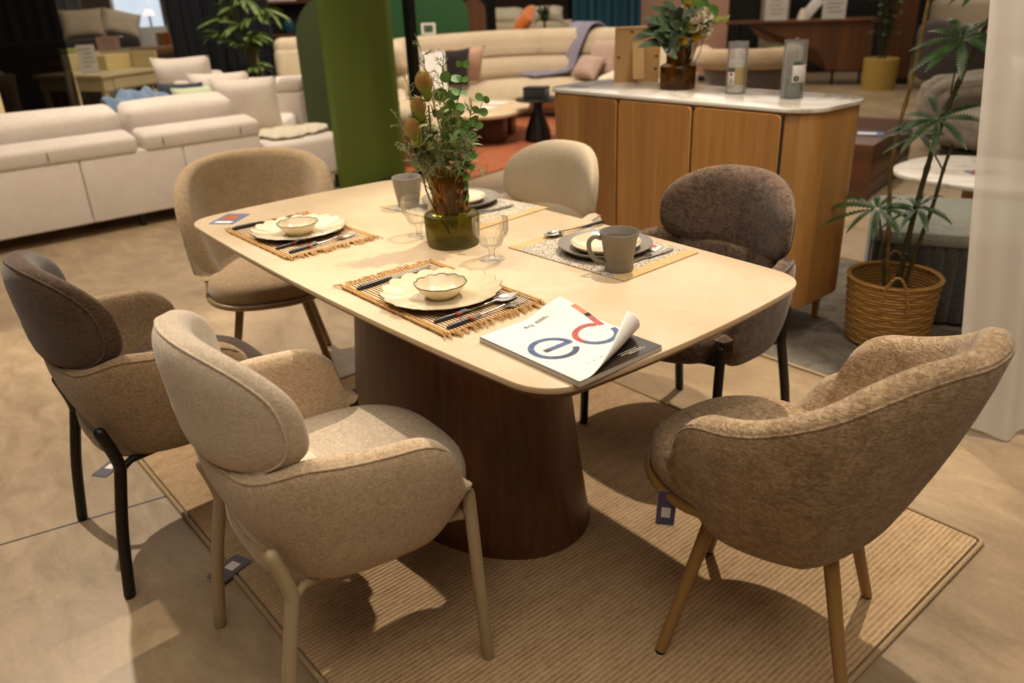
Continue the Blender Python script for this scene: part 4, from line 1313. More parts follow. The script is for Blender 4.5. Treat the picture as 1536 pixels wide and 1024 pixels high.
def cluster(stem, c, R, n, facing, droop=.5, seed=0, W=.016):
    random.seed(100 + seed)
    c = PP(c); bm = NB()
    up = Vector(facing).normalized(); s1 = up.orthogonal().normalized(); s2 = up.cross(s1)
    for k in range(n):
        a = 2 * pi * k / n + random.uniform(-.2, .2)
        d = (s1 * cos(a) + s2 * sin(a)) + up * random.uniform(.0, .35)
        L = R * random.uniform(.75, 1.1)
        add_blade(bm, c + d * .01, d, up + rv(.2), L, W * random.uniform(.7, .95), droop * random.uniform(.5, 1.2), n=14, teeth=1, fold=.25)
    link('leaves', bm, M['leaf_aralia'], stem)
s1 = aralia_stem([(-.40, -1.875, .10), (-.405, -1.89, .42), (-.425, -1.905, .70), (-.455, -1.91, .90), (-.51, -1.925, 1.13), (-.60, -1.95, 1.42)], .011, .0075)
s2 = aralia_stem([(-.375, -1.87, .10), (-.345, -1.85, .45), (-.322, -1.842, .68), (-.325, -1.845, .85), (-.345, -1.855, 1.05), (-.36, -1.858, 1.42)], .0085, .006, 'bamboo')
s3 = aralia_stem([(-.405, -1.885, .10), (-.435, -1.90, .36), (-.465, -1.91, .55), (-.48, -1.915, .70), (-.495, -1.918, .80)], .009, .005)
s4 = aralia_stem([(-.37, -1.86, .10), (-.35, -1.845, .30), (-.325, -1.825, .46), (-.31, -1.815, .53)], .006, .004)
s5 = aralia_stem([(-.39, -1.865, .10), (-.405, -1.865, .30), (-.42, -1.86, .38)], .011, .008)
cluster(s4, (-.305, -1.81, .545), .21, 10, (-.15, .35, 1), .55, 1, .020)
cluster(s1, (-.445, -1.88, .885), .19, 10, (-.1, .55, .8), .45, 2, .018)
cluster(s1, (-.475, -1.885, 1.155), .20, 10, (0, .55, .8), .5, 3, .020)
cluster(s3, (-.395, -1.86, .83), .14, 8, (.2, .5, .8), .5, 4, .014)
cluster(s3, (-.43, -1.86, .56), .14, 8, (0, .5, .9), .6, 5, .015)
cluster(s1, (-.52, -1.90, 1.33), .18, 8, (0, .5, .8), .5, 6, .018)
for st, a, b in ((s1, (-.455, -1.91, .90), (-.445, -1.88, .885)), (s1, (-.46, -1.912, .97), (-.475, -1.885, 1.155)), (s3, (-.48, -1.915, .70), (-.395, -1.86, .83)), (s3, (-.465, -1.91, .55), (-.43, -1.86, .56))):
    link('leaf_stalk', tube(catmull([PP(a), PP([(p + q) / 2 for p, q in zip(a, b)]) + Vector((0, .0, .01)), PP(b)], 5), .003, 6), M['cane'], st)
random.seed(11)

# ------------------------------------------------------------------ white sheer curtain on the right
def curtain(name, label, plan, z0, z1, amp, waves, m, group=None, lean=(0, 0), nz=24, nu=160, cat='curtain', th=.0):
    P = resample([Vector((*p, 0)) for p in plan], 200)
    def f(u, v):
        i = u * 199; a = P[int(i)]; b = P[min(int(i) + 1, 199)]
        p = a.lerp(b, i - int(i)); t_ = (P[min(int(i) + 2, 199)] - P[max(int(i) - 2, 0)]).normalized(); n_ = Vector((-t_.y, t_.x, 0))
        k = sin(2 * pi * waves * u + .8 * sin(5 * u + 2 * v)) + .35 * sin(2 * pi * waves * 2.3 * u + 3 * v)
        q = p + n_ * amp * k * (.55 + .45 * (1 - v)) + Vector((lean[0] * v, lean[1] * v, 0))
        return Vector((q.x, q.y, z0 + (z1 - z0) * v + (.012 * sin(2 * pi * waves * u) if v == 0 else 0)))
    o = link(name, sheet(f, nu, nz, th), m, smooth='full')
    return tag(o, label, cat, group)
curtain('sheer_curtain', 'white sheer curtain hanging at the right edge of the room', [(-.905, -1.275), (-1.0, -1.38), (-1.3, -1.66), (-1.8, -2.0)], .02, 3.2, .022, 5.5, M['white_sheer'], lean=(.27, .10))

# ------------------------------------------------------------------ fluted pouf, chest, white coffee table
t = thing('storage_pouf', 'graphite fluted velvet bench with sage grey top behind the basket', 'bench', (-.455, -2.50, 0), radians(27))
ol = []
for k in range(240):
    pass
base = rrect(.86, .62, .09, 8)
P = resample([Vector((*p, 0)) for p in base + base[:1]], 56 * 8 + 1)[:-1]
out = []
for i, p in enumerate(P):
    tg = (P[(i + 1) % len(P)] - P[i - 1]).normalized(); nn = Vector((tg.y, -tg.x, 0))
    q = p + nn * .016 * abs(sin(pi * (i / 8))) ** .6
    out.append((q.x, q.y))
link('fluted_side', prism(out, .02, .345, .008), M['pouf_side'], t)
link('seat_pad', prism(rrect(.90, .66, .11, 8), .345, .405, .018), M['pouf_top'], t)
t = thing('low_chest', 'dark red walnut coffee table block behind the sideboard', 'coffee table', (1.45, -4.36, 0), radians(13))
bm = NB(); add_box(bm, (0, 0, .19), (1.15, 1.15, .36), .008); link('body', bm, M['walnut_red'], t)
bm = NB(); add_box(bm, (0, 0, .0), (1.0, 1.0, .02)); link('plinth', bm, M['black_metal'], t, loc=(0, 0, .01))
for z in (.13, .25): link('drawer_line', box((-.577, 0, z), (.004, 1.1, .004)), M['ink'], t, smooth=False)
t = thing('magazine', 'blue leaflet on the dark red walnut block', 'magazine', (.99, -4.28, .372), .4)
link('sheet', prism(rrect(.21, .15, .004, 2), 0, .004), M['card_blue'], t, smooth=False)
link('picture', prism(rrect(.12, .08, .004, 2), .004, .0046), M['paper'], t, smooth=False)
t = thing('coffee_table', 'white marble coffee table on an oak drum base, beside the sheer curtain', 'coffee table', (-.13, -3.42, 0))
link('top', prism(superell(.46, .40, 2.6, 56), .375, .40, .007), M['marble'], t)
link('drum_base', prism(superell(.20, .20, 2, 40, -.05, -.1), .0, .375, .006), M['oak'], t)
t = thing('magazine', 'small printed card on the white marble coffee table', 'magazine', (-.10, -3.38, .401), .9)
link('sheet', prism(rrect(.15, .09, .003, 2), 0, .002), M['card_blue'], t, smooth=False)
link('picture', prism(rrect(.05, .05, .003, 2, .03, 0), .002, .0026), M['red'], t, smooth=False)

# tufted velvet armchair behind
t = thing('tufted_armchair', 'stone grey tufted velvet armchair behind the white coffee table', 'armchair', (.62, -5.95, 0), radians(-15))
def puffs(bm, f, nu, nv, amp, nrm):
    pass
def tuft_block(name, w, d, h, c, r, nx=4, nz=3, amp=.03):
    bm = NB(); add_box(bm, c, (w, d, h), r, 4)
    bmesh.ops.subdivide_edges(bm, edges=list(bm.edges), cuts=5, use_grid_fill=True)
    bm.normal_update()
    mv = {}
    for v in bm.verts:
        x, y, z = v.co - Vector(c)
        k = abs(sin((x / w + .5) * pi * nx + (z / h) * pi * nz)) * abs(sin((x / w + .5) * pi * nx - (z / h) * pi * nz) * .8 + .2 * sin(y / d * pi * 3))
        mv[v] = v.co + v.normal * (amp * (k - .5))
    for v, p in mv.items(): v.co = p
    return link(name, bm, M['tufted'], t)
tuft_block('seat', .95, .85, .30, (0, .0, .22), .10)
tuft_block('backrest', 1.15, .28, .55, (0, -.42, .50), .13)
tuft_block('arm', .30, .85, .50, (.50, .02, .36), .13, 2)
tuft_block('arm', .30, .85, .50, (-.50, .02, .36), .13, 2)
link('foot', prism(superell(.45, .4, 4, 30), 0.0, .07), M['black_metal'], t)
o = link('scatter_cushion', pillow(.42, .40, .16), M['paper'], None, loc=(.42, -5.72, .40), rot=(radians(-18), 0, radians(-25)))
tag(o, 'white scatter cushion on the tufted velvet armchair', 'cushion')

# ------------------------------------------------------------------ white corner sofa seen from behind
t = thing('corner_sofa', 'large warm white corner sofa seen from behind at the left', 'sofa', (3.95, 0, 0))
def soft(name, m, c, s, r=.05, parent=None, rot=None, seg=4, puff=0.0):
    bm = NB(); add_box(bm, (0, 0, 0), s, r, seg)
    if puff:
        bmesh.ops.subdivide_edges(bm, edges=list(bm.edges), cuts=4, use_grid_fill=True)
        for v in bm.verts:
            u = [2 * v.co[i] / s[i] for i in range(3)]
            for i in range(3):
                a, b = [u[j] for j in range(3) if j != i]
                v.co[i] += math.copysign(1, u[i]) * puff * abs(u[i]) * max(0, (1 - a * a)) * max(0, (1 - b * b))
    return link(name, bm, m, parent, loc=c, rot=rot)
W_ = M['sofa_white']
for y0, y1 in ((.012, 1.25), (-.644, .008), (-1.20, -.648)):
    soft('back_panel', W_, (.09, (y0 + y1) / 2, .30), (.17, y1 - y0, .42), .012, t)
for y0, y1 in ((-.36, 1.25), (-1.21, -.39)):
    soft('headrest', W_, (.10, (y0 + y1) / 2, .555), (.22, y1 - y0, .125), .034, t, (0, radians(-8), 0))
soft('plinth_rail', W_, (.45, 0.0, .105), (.86, 2.44, .03), .01, t)
soft('seat', W_, (.55, .03, .30), (.80, 2.4, .26), .05, t)
soft('chaise', W_, (.33, -1.56, .265), (.70, .66, .30), .045, t)
for y0, y1 in ((-.37, 1.25), (-1.16, -.40)):
    soft('back_cushion', W_, (.42, (y0 + y1) / 2, .58), (.24, y1 - y0 - .02, .36), .045, t, (0, radians(-12), 0), puff=.02)
for x, y in ((.06, 1.2), (.06, -.3), (.06, -1.8), (.62, -1.8), (.85, 1.2)): link('leg', tube([(x, y, 0), (x, y, .10)], .018, 10), M['black_metal'], t)
for y in (.62, .18, -.52, -1.06): link('headrest_hinge', box((-.014, y, .545), (.006, .004, .05)), M['ink'], t, smooth=False)
def loose(name, label, w, h, th, loc, rot, m, cat='cushion', group=None, seed=0):
    o = link(name, pillow(w, h, th, wob=.012, seed=seed), M[m], None, loc=loc, rot=rot)
    return tag(o, label, cat, group)
G_P = 'loose cushions on the sofas'
loose('scatter_cushion', 'big square white cushion standing at the right end of the white sofa', .50, .44, .17, (4.60, -1.42, .425), (radians(-16), 0, radians(62)), 'sofa_white', group=G_P)
loose('scatter_cushion', 'white cushion leaning behind the big square cushion on the white sofa', .48, .46, .17, (4.92, -1.36, .425), (radians(-10), 0, radians(55)), 'sofa_white', group=G_P, seed=3)
loose('scatter_cushion', 'small mint green cushion on the white sofa', .36, .34, .14, (4.78, -1.10, .48), (radians(-18), 0, radians(70)), 'mint', group=G_P, seed=5)
loose('scatter_cushion', 'dark slate cushion tucked behind the mint green cushion', .34, .34, .12, (4.96, -1.05, .49), (radians(-14), 0, radians(66)), 'slate', group=G_P, seed=6)
def fthrow(u, v):
    a = 2 * pi * u; r = v * (1 + .10 * sin(3 * a) + .07 * sin(5 * a + 1) + .04 * sin(11 * a))
    x = 4.30 + .27 * r * cos(a); y = -1.58 + .31 * r * sin(a)
    return Vector((x, y, .432 + .02 * (1 - v * v) + .016 * mnoise.noise(Vector((x * 18, y * 18, 0)))))
o = link('fur_throw', sheet(fthrow, 72, 14, .012), M['fur'], None); tag(o, 'white fur throw spread over the chaise end of the white sofa', 'throw')
def bthrow(u, v):
    y = -.80 + .42 * u
    return Vector((4.56 + .26 * (v - .5) + .02 * sin(u * 13), y, .745 + .075 * sin(pi * v) * (.35 + .65 * sin(pi * u)) + .016 * sin(u * 17 + v * 5) + .012 * sin(u * 31 - v * 4) - .08 * (v - .5) ** 2))
o = link('knitted_throw', sheet(bthrow, 40, 14, .012), M['blue_throw'], None); tag(o, 'dusty blue throw heaped on the back of the white sofa', 'throw')
# second white sofa element
t = thing('armchair', 'warm white lounge chair behind the white sofa, beside the green arches', 'armchair', (5.45, -1.75, 0), radians(-38))
soft('seat', W_, (0, 0, .26), (.95, .75, .32), .05, t)
soft('arm', W_, (.42, -.05, .40), (.26, .80, .42), .05, t)
soft('arm_pad', W_, (.42, -.05, .66), (.28, .82, .12), .045, t)
soft('backrest', W_, (0, .36, .50), (.95, .18, .62), .06, t)
loose('scatter_cushion', 'tall white cushion standing upright on the white lounge chair', .50, .50, .20, (5.46, -1.30, .50), (radians(-14), 0, radians(48)), 'sofa_white', group=G_P, seed=9)

# ------------------------------------------------------------------ green arches and the black post
def arch(name, label, cx, cy, w, zs, th, rz, m, group):
    o = [(-w / 2, 0), (w / 2, 0)] + [(w / 2 * cos(a), zs + w / 2 * sin(a)) for a in [pi * k / 28 for k in range(29)]]
    t = thing(name, label, 'display arch', (cx, cy, 0), rz, group)
    bm = NB(); loft_rings(bm, [[(x, -th / 2, z) for x, z in o], [(x, th / 2, z) for x, z in o]])
    link('panel', bm, M[m], t, smooth=False)
    link('base_plate', box((0, 0, .006), (w * .7, .30, .012)), M['black_metal'], t, smooth=False)
G_A = 'green arch display panels'
arch('arch_panel', 'bright olive green arch panel behind the far end of the table', 3.93, -2.08, .635, 1.28, .07, radians(-81), 'green_panel', G_A)
arch('arch_panel', 'darker olive green arch panel behind the bright green one', 5.02, -2.52, .74, 1.05, .07, radians(50), 'green_dark', G_A)
arch('arch_panel', 'forest green arch panel behind the beige leather sofa', 6.78, -4.70, 1.0, 1.06, .07, radians(50), 'green_forest', G_A)
t = thing('display_post', 'black square post with a flat foot between the green arch and the beige sofa', 'post', (3.80, -2.47, 0), radians(8))
link('post', box((0, 0, 1.7), (.07, .07, 3.4), .003), M['black_metal'], t, smooth=False)
link('foot', box((-.10, 0, .02), (.36, .07, .04), .003), M['black_metal'], t, smooth=False)

# ------------------------------------------------------------------ beige leather sectional
t = thing('sectional_sofa', 'curved beige leather sectional sofa in the background', 'sofa', (0, 0, 0))
segs = [[(4.22, -2.55), (4.85, -2.95)], [(4.88, -2.97), (5.45, -3.32)], [(5.48, -3.34), (6.02, -3.70)],
        [(6.18, -3.85), (6.33, -4.30), (6.31, -4.78)], [(6.30, -4.82), (6.18, -5.32), (5.90, -5.68)], [(5.86, -5.71), (5.50, -5.92), (5.02, -6.02)], [(4.98, -6.03), (4.2, -6.06)]]
Lb = M['sofa_beige']
for si, sg in enumerate(segs):
    P = resample(catmull([(*p, 0) for p in sg], 8), 12)[::-1]
    inner = lambda d: [p + Vector((((P[min(i + 1, 11)] - P[max(i - 1, 0)]).normalized()).y, -((P[min(i + 1, 11)] - P[max(i - 1, 0)]).normalized()).x, 0)) * -d for i, p in enumerate(P)]
    def sweep(name, path, z0, z1, t_, lean=0.0):
        bm, _ = upholstered(path, lambda s: z0, lambda s: z1, lambda s: t_, lambda s, q: lean * (q - .5), N=14)
        return link(name, bm, Lb, t)
    Q = inner(0)
    sgn = 1
    # decide which side is the seat side (towards the coffee table)
    mid = P[6]; nrm = Vector(((P[7] - P[5]).normalized().y, -(P[7] - P[5]).normalized().x, 0))
    ctr = Vector((4.9, -4.1, 0))
    sgn = 1 if (ctr - mid).dot(nrm) > 0 else -1
    off_ = lambda d: [p + Vector(((P[min(i + 1, 11)] - P[max(i - 1, 0)]).normalized().y, -(P[min(i + 1, 11)] - P[max(i - 1, 0)]).normalized().x, 0)) * sgn * d for i, p in enumerate(P)]
    sweep('seat', off_(.50 if si >= 2 else .34), .06, .44, .62 if si >= 2 else .46)
    if si >= 2:
        sweep('back_lower', off_(.13), .38, .66, .22, .04 * -sgn)
        sweep('back_upper', off_(.06), .64, .95, .20, .06 * -sgn)
    else:
        sweep('back_lower', off_(.04), .3, .52, .2, 0)
G_P2 = 'loose cushions on the beige sofa'
loose('scatter_cushion', 'charcoal cushion on the left part of the beige sofa', .36, .42, .15, (5.66, -4.20, .44), (radians(-20), 0, radians(66)), 'charcoal', group=G_P2)
loose('scatter_cushion', 'rose cushion beside the charcoal cushion on the beige sofa', .42, .42, .15, (5.78, -4.44, .44), (radians(-22), 0, radians(76)), 'pink', group=G_P2, seed=2)
loose('scatter_cushion', 'mauve cushion lying in front of the lavender throw', .40, .28, .15, (4.85, -5.38, .45), (radians(-38), 0, radians(172)), 'mauve', group=G_P2, seed=3)
loose('scatter_cushion', 'mauve cushion upright behind another on the beige sofa', .44, .40, .15, (4.78, -5.60, .45), (radians(-18), 0, radians(178)), 'mauve', group=G_P2, seed=4)
loose('scatter_cushion', 'burnt orange cushion balanced on top of the beige sofa back', .40, .30, .16, (6.22, -5.62, .94), (radians(-48), radians(22), radians(130)), 'rust', group=G_P2, seed=5)
def lthrow(u, v):
    # drapes from over the back (v=0) to the seat front (v=1)
    w = (u - .5) * .44 * (1 - .15 * v)
    prof = catmull([(-.16, 0, .74), (-.06, 0, .965), (.10, 0, .955), (.22, 0, .72), (.30, 0, .50), (.50, 0, .462), (.74, 0, .455)], 8)
    q = resample(prof, 41)[int(v * 40)]
    bx = Vector((5.28, -5.96, 0)); nn = Vector((.18, .98, 0)).normalized(); tt = Vector((.98, -.18, 0))
    p = bx + nn * q.x + tt * (w + .22 * v) + Vector((0, 0, q.z + .012 + .012 * sin(u * 26 + v * 2)))
    return p
o = link('knitted_throw', sheet(lthrow, 44, 40, .012), M['lavender'], None); tag(o, 'lavender knitted throw draped over the beige sofa back', 'throw')
t = thing('sign_card', 'white notice card propped on the left part of the beige sofa', 'sign', (5.42, -3.80, .45), radians(-122))
bm = NB(); add_box(bm, (0, 0, .20), (.25, .006, .38), M=Matrix.Rotation(radians(-12), 4, 'X')); link('sheet', bm, M['paper'], t, smooth=False)

t = thing('coffee_table', 'oval stone coffee table on brown block legs in front of the beige sofa', 'coffee table', (4.78, -3.98, .012), radians(-50))
link('top', prism(superell(.62, .40, 2.4, 48), .26, .295, .008), M['table_stone'], t)
for x in (-.25, .25): link('leg', box((x, 0, .13), (.28, .42, .26), .01), M['rosewood'], t)
for x, y, a, w, h, lb in ((.28, -.02, .4, .26, .19, 'white sheet of paper at the right side of the oval coffee table'), (-.12, .05, .1, .21, .29, 'open white brochure in the middle of the oval coffee table')):
    p = Matrix.Rotation(radians(-50), 3, 'Z') @ Vector((x, y, 0)) + Vector((4.78, -3.98, .3085))
    o = link('brochure', prism(rrect(w, h, .004, 2), 0, .006), M['paper'], None, smooth=False, loc=p, rot=(0, 0, a)); tag(o, lb, 'brochure')
t = thing('side_table', 'small black round side table beside the oval coffee table', 'side table', (4.22, -4.14, .012))
link('top', lathe([(0, .385), (.21, .385), (.215, .395), (.21, .405), (0, .405)], 40), M['black_metal'], t)
link('base', lathe([(0, 0), (.115, 0), (.13, .02), (.12, .10), (.055, .28), (.05, .385), (0, .385)], 32), M['black_metal'], t)
t = thing('tray_box', 'dark box standing on the small black side table', 'box', (4.22, -4.13, .418), .5)
bm = NB(); add_box(bm, (0, 0, .045), (.22, .16, .09), .006); link('body', bm, M['charcoal'], t)
bm = NB(); add_box(bm, (0, 0, .097), (.225, .165, .014), .004); link('lid', bm, M['black_metal'], t)
r = thing('area_rug', 'rust orange rug under the oval coffee table', 'rug', (4.95, -4.02, 0), radians(12))
link('pile', prism(rrect(2.5, 3.4, .02, 3), .0005, .011, .003), M['rust_rug'], r, smooth=False)
# ------------------------------------------------------------------ left background
curtain('dark_curtain', 'black sheer curtain hanging at the far left', [(6.0, 1.6), (6.08, .9), (6.12, .2), (6.10, -.56)], .02, 3.4, .035, 8, M['black_cloth'])
curtain('dark_curtain', 'navy curtain behind the palm plant', [(7.84, -2.02), (7.68, -2.45), (7.44, -3.02)], .02, 3.4, .05, 6, M['navy_cloth'])
t = thing('lounge_sofa', 'pale sofa seen dimly through the black curtain', 'sofa', (7.6, .65, 0), radians(8))
soft('seat', M['sofa_beige'], (0, 0, .25), (.9, 2.2, .34), .06, t); link('plinth', box((0, 0, .045), (.7, 2.0, .09)), M['black_metal'], t)
soft('backrest', M['sofa_beige'], (.38, 0, .55), (.25, 2.2, .6), .08, t)
loose('scatter_cushion', 'brick red cushion seen through the black curtain', .42, .40, .16, (7.36, 1.02, .42), (radians(-20), 0, radians(95)), 'rust', seed=12)
loose('scatter_cushion', 'beige cushion seen through the black curtain', .50, .48, .18, (7.36, .45, .42), (radians(-18), 0, radians(92)), 'sofa_white', seed=13)
loose('scatter_cushion', 'tan cushion at the right end of the curtained sofa', .48, .46, .18, (7.38, -.10, .42), (radians(-18), 0, radians(86)), 'oat_fabric', seed=14)
t = thing('wooden_armchair', 'cream wooden armchair at the left edge behind the white sofa', 'armchair', (5.55, .20, 0), radians(-70))
for x in (-.26, .26):
    link('leg', box((x, -.22, .22), (.05, .05, .44), .006), M['cream_paint'], t); link('leg', box((x, .22, .30), (.05, .05, .6), .006), M['cream_paint'], t)
    link('armrest', box((x, 0, .60), (.06, .54, .05), .012), M['cream_paint'], t)
link('seat', box((0, 0, .40), (.5, .46, .08), .02), M['cream_light'], t)
link('backrest', box((0, .25, .72), (.5, .05, .40), .015), M['cream_paint'], t)

# writing desk
t = thing('writing_desk', 'pale yellow writing desk with raised gallery behind the white sofa', 'desk', (7.35, -1.10, 0), radians(-63))
C_ = M['cream_paint']
# local x runs to the right along the long side, y runs away
link('desk_top', box((.42, .46, .745), (.90, .98, .03), .006), C_, t, smooth=False)
link('apron', box((.42, .46, .665), (.84, .92, .13), .004), C_, t, smooth=False)
for x in (.03, .81):
    for y in (.04, .88): link('leg', tube([(x, y, 0), (x, y, .60)], [.022, .032], 4), C_, t, smooth=False)
link('drawer', box((.42, -.005, .665), (.60, .02, .10), .003), C_, t, smooth=False)
link('gallery_side', box((.86, .52, .845), (.03, .84, .17), .008), C_, t, smooth=False)
link('gallery_back', box((.60, .93, .845), (.50, .03, .17), .008), C_, t, smooth=False)
link('gallery_drawer', box((.66, .62, .835), (.34, .34, .15), .008), M['yellow_paint'], t, smooth=False)
t = thing('desk_chair', 'cream chair with arched back beside the writing desk', 'chair', (6.95, -.72, 0), radians(-20))
link('back_hoop', tube(catmull([(-.17, 0, .42), (-.20, 0, .62), (-.12, 0, .80), (0, 0, .84), (.12, 0, .80), (.20, 0, .62), (.17, 0, .42)], 6), .028, 10), C_, t)
link('seat', prism(superell(.22, .22, 3, 28, 0, -.2), .42, .46, .01), C_, t)
for x in (-.16, .16):
    for y in (-.36, -.03): link('leg', tube([(x, y, 0), (x, y, .42)], .018, 8), C_, t)
def sign(label, x, y, z, rz, w=.21, h=.30, tint='paper', lean=10, marks=True, seed=0):
    t = thing('sign_stand', label, 'sign', (x, y, z), rz, 'printed notices in stands')
    Mx = Matrix.Rotation(radians(lean), 4, 'X')
    bm = NB(); add_box(bm, (0, 0, h / 2), (w, .006, h), M=Mx); link('sheet', bm, M[tint], t, smooth=False)
    bm = NB(); add_box(bm, (0, .0, .003), (w, .08, .006)); link('foot', bm, M['plastic_clear'], t, smooth=False)
    if marks:
        random.seed(seed); bm = NB()
        for k in range(5): add_box(bm, (random.uniform(-.02, .02), -.0035, h * (.85 - .15 * k)), (w * random.uniform(.4, .75), .001, h * .035), M=Mx)
        link('print', bm, M['pink'] if seed % 2 == 0 else M['ceramic_grey'], t, smooth=False)
sign('white notice in a stand on the left side of the writing desk', 7.80, -1.12, .7605, radians(-106), .17, .28, seed=1)
sign('pinkish notice in a stand on a table behind the writing desk', 9.62, -1.84, .7955, radians(-106), .26, .26, 'pink', seed=3)
t = thing('flower_pot', 'bunch of tiny white flowers in a pot beside the writing desk', 'flowers', (6.45, -1.34, 0))
link('pot', lathe([(0, 0), (.10, 0), (.13, .50), (.12, .50), (0, .48)], 28), M['pink_wall'], t)
bm = NB()
for k in range(260):
    d = rv(1).normalized(); d.z = abs(d.z); r_ = random.uniform(.07, .17)
    add_disc_leaf(bm, Vector((0, 0, .52)) + d * r_, rv(1), rv(1), .011, n=6)
link('blossom', bm, M['petal_white'], t)

# brown sofa and stuff further away
t = thing('lounge_sofa', 'dark brown sofa beyond the writing desk', 'sofa', (8.75, -2.42, 0), radians(-106))
soft('backrest', M['brown_sofa'], (0, -.30, .46), (1.2, .22, .72), .05, t)
soft('headrest', M['tan_sofa'], (0, -.26, .87), (1.2, .24, .14), .06, t)
soft('seat', M['brown_sofa'], (0, .15, .25), (1.2, .8, .38), .06, t)
t = thing('console_table', 'low dark wood table carrying a pinkish notice', 'table', (9.72, -1.74, 0), radians(-104))
link('top', box((0, 0, .775), (1.2, .5, .04), .004), M['desk_wood'], t, smooth=False)
for x in (-.55, .55): link('side_panel', box((x, 0, .38), (.05, .46, .75), .004), M['desk_wood'], t, smooth=False)
t = thing('lounge_sofa', 'grey fabric sofa with its back turned, far left', 'sofa', (11.5, -1.62, 0), radians(-104))
soft('backrest', M['greyer'], (0, -.4, .55), (2.2, .24, .9), .08, t)
soft('seat', M['greyer'], (0, .1, .25), (2.2, .9, .4), .08, t)
loose('scatter_cushion', 'blush cushion on the back of the far grey sofa', .55, .40, .2, (11.05, -1.95, 1.0), (radians(-20), 0, radians(-104)), 'sofa_beige', seed=15)
loose('scatter_cushion', 'cream cushion on the right end of the far grey sofa', .50, .36, .2, (10.95, -2.38, 1.0), (radians(-20), radians(15), radians(-104)), 'cream_light', seed=16)
t = thing('bench_sofa', 'olive beige bench seat behind the grey sofa', 'bench', (10.25, -2.32, 0), radians(76))
soft('backrest', M['pouf_top'], (0, 0, .5), (1.0, .2, .75), .06, t); soft('seat', M['pouf_top'], (0, .4, .25), (1.0, .5, .35), .06, t)
loose('scatter_cushion', 'yellow green cushion near the black curtain edge', .24, .16, .12, (9.6, -1.36, .797), (radians(-14), 0, radians(-104)), 'bract', seed=18)
curtain('grey_curtain', 'pale grey sheer curtain far behind the desk', [(13.2, -.6), (12.9, -1.7), (12.7, -2.4)], .02, 3.6, .06, 10, M['grey_sheer'])
t = thing('shop_window', 'bright blue white shop window at the far left', 'window', (12.9, -3.40, 0), radians(-104))
link('pane', box((0, 0, 1.3), (.9, .03, 1.7)), M['lit_window'], t, smooth=False)
link('window_frame', box((0, .03, 1.3), (1.0, .03, 1.8)), M['paper'], t, smooth=False)
t = thing('display_board', 'white board below the bright shop window', 'board', (11.2, -2.84, 0), radians(-105))
link('sheet', box((0, 0, .87), (.52, .03, .46)), M['paper'], t, smooth=False)
link('stand', box((0, .03, .35), (.06, .03, .7)), M['black_metal'], t, smooth=False)
t = thing('television', 'screen glowing blue at the top left beside the navy curtain', 'television', (11.7, -3.62, 0), radians(-107))
link('screen', box((0, -.022, 1.42), (.50, .006, .34)), M['tv'], t, smooth=False)
link('case', box((0, 0, 1.42), (.54, .04, .38), .006), M['black_metal'], t, smooth=False)
link('pillar', box((0, .06, 1.1), (.7, .08, 2.2)), M['grey_fabric'], t, smooth=False)
t = thing('lamp', 'small lamp with a glowing amber shade far left', 'lamp', (12.2, -3.22, .0))
link('shade', lathe([(.05, 1.33), (.09, 1.24), (.085, 1.24), (.045, 1.33)], 24, closed_prof=True), M['lamp_glow'], t)
link('pole', tube([(0, 0, 0), (0, 0, 1.25)], .015, 8), M['tan_sofa'], t)
link('base', lathe([(0, 0), (.14, 0), (.14, .02), (0, .03)], 20), M['tan_sofa'], t)
t = thing('bed', 'bed with pale blue bedding beside the navy curtain', 'bed', (10.72, -3.95, 0), radians(-106))
soft('mattress', M['blue_throw'], (0, 0, .55), (1.3, 1.2, .35), .06, t); soft('frame', M['tan_sofa'], (0, 0, .22), (1.4, 1.3, .36), .04, t)
soft('bed_pillow', M['paper'], (.25, -.2, .80), (.5, .35, .14), .06, t)
t = thing('framed_photo', 'orange wooden easel frame far left of the navy curtain', 'picture frame', (9.35, -2.46, .0), radians(-105))
bm = NB()
for s in (-1, 1): add_box(bm, (s * .10, 0, .53), (.05, .03, 1.06), M=Matrix.Rotation(radians(-s * 6), 4, 'Y'))
link('easel', bm, M['rust'], t, smooth=False); link('board', box((0, .03, .94), (.22, .015, .24)), M['tan_sofa'], t, smooth=False)

# palm plant
pm = thing('palm_plant', 'broad leaved palm in front of the navy curtain', 'plant', (7.0, -2.62, 0))
link('pot', lathe([(0, 0), (.15, 0), (.19, .32), (.175, .32), (.16, .28), (0, .28)], 30), M['black_metal'], pm)
st = link('trunk', tube(catmull([(0, 0, .25), (.02, .03, .6), (.06, .1, 1.0), (.1, .16, 1.5)], 8), .016, 10), M['stem'], pm)
random.seed(31)
link('bamboo_cane', tube([(-.02, -.06, .25), (.05, .03, .95)], .022, 12), M['bamboo'], pm)
def palm_frond(c, d, R, n):
    bm = NB(); c = Vector(c); d = Vector(d).normalized(); up = Vector((0, 0, 1))
    s = d.cross(up).normalized(); u = s.cross(d)
    for k in range(n):
        a = (-1.25 + 2.5 * k / (n - 1))
        dd = d * cos(a) + s * sin(a) + u * .15
        add_blade(bm, c, dd + rv(.25), up - d * .3 + rv(.4), R * (1 - .2 * abs(a)) * random.uniform(.8, 1.1), .030, random.uniform(.2, .7), n=7)
    for q in range(5):
        pass
    f = link('frond', bm, M['leaf_palm'], pm)
    link('stalk', tube(catmull([(.05, .08, c.z - .25), tuple((Vector((.05, .08, c.z - .1)) + c) / 2), tuple(c)], 6), .006, 6), M['stem'], f)
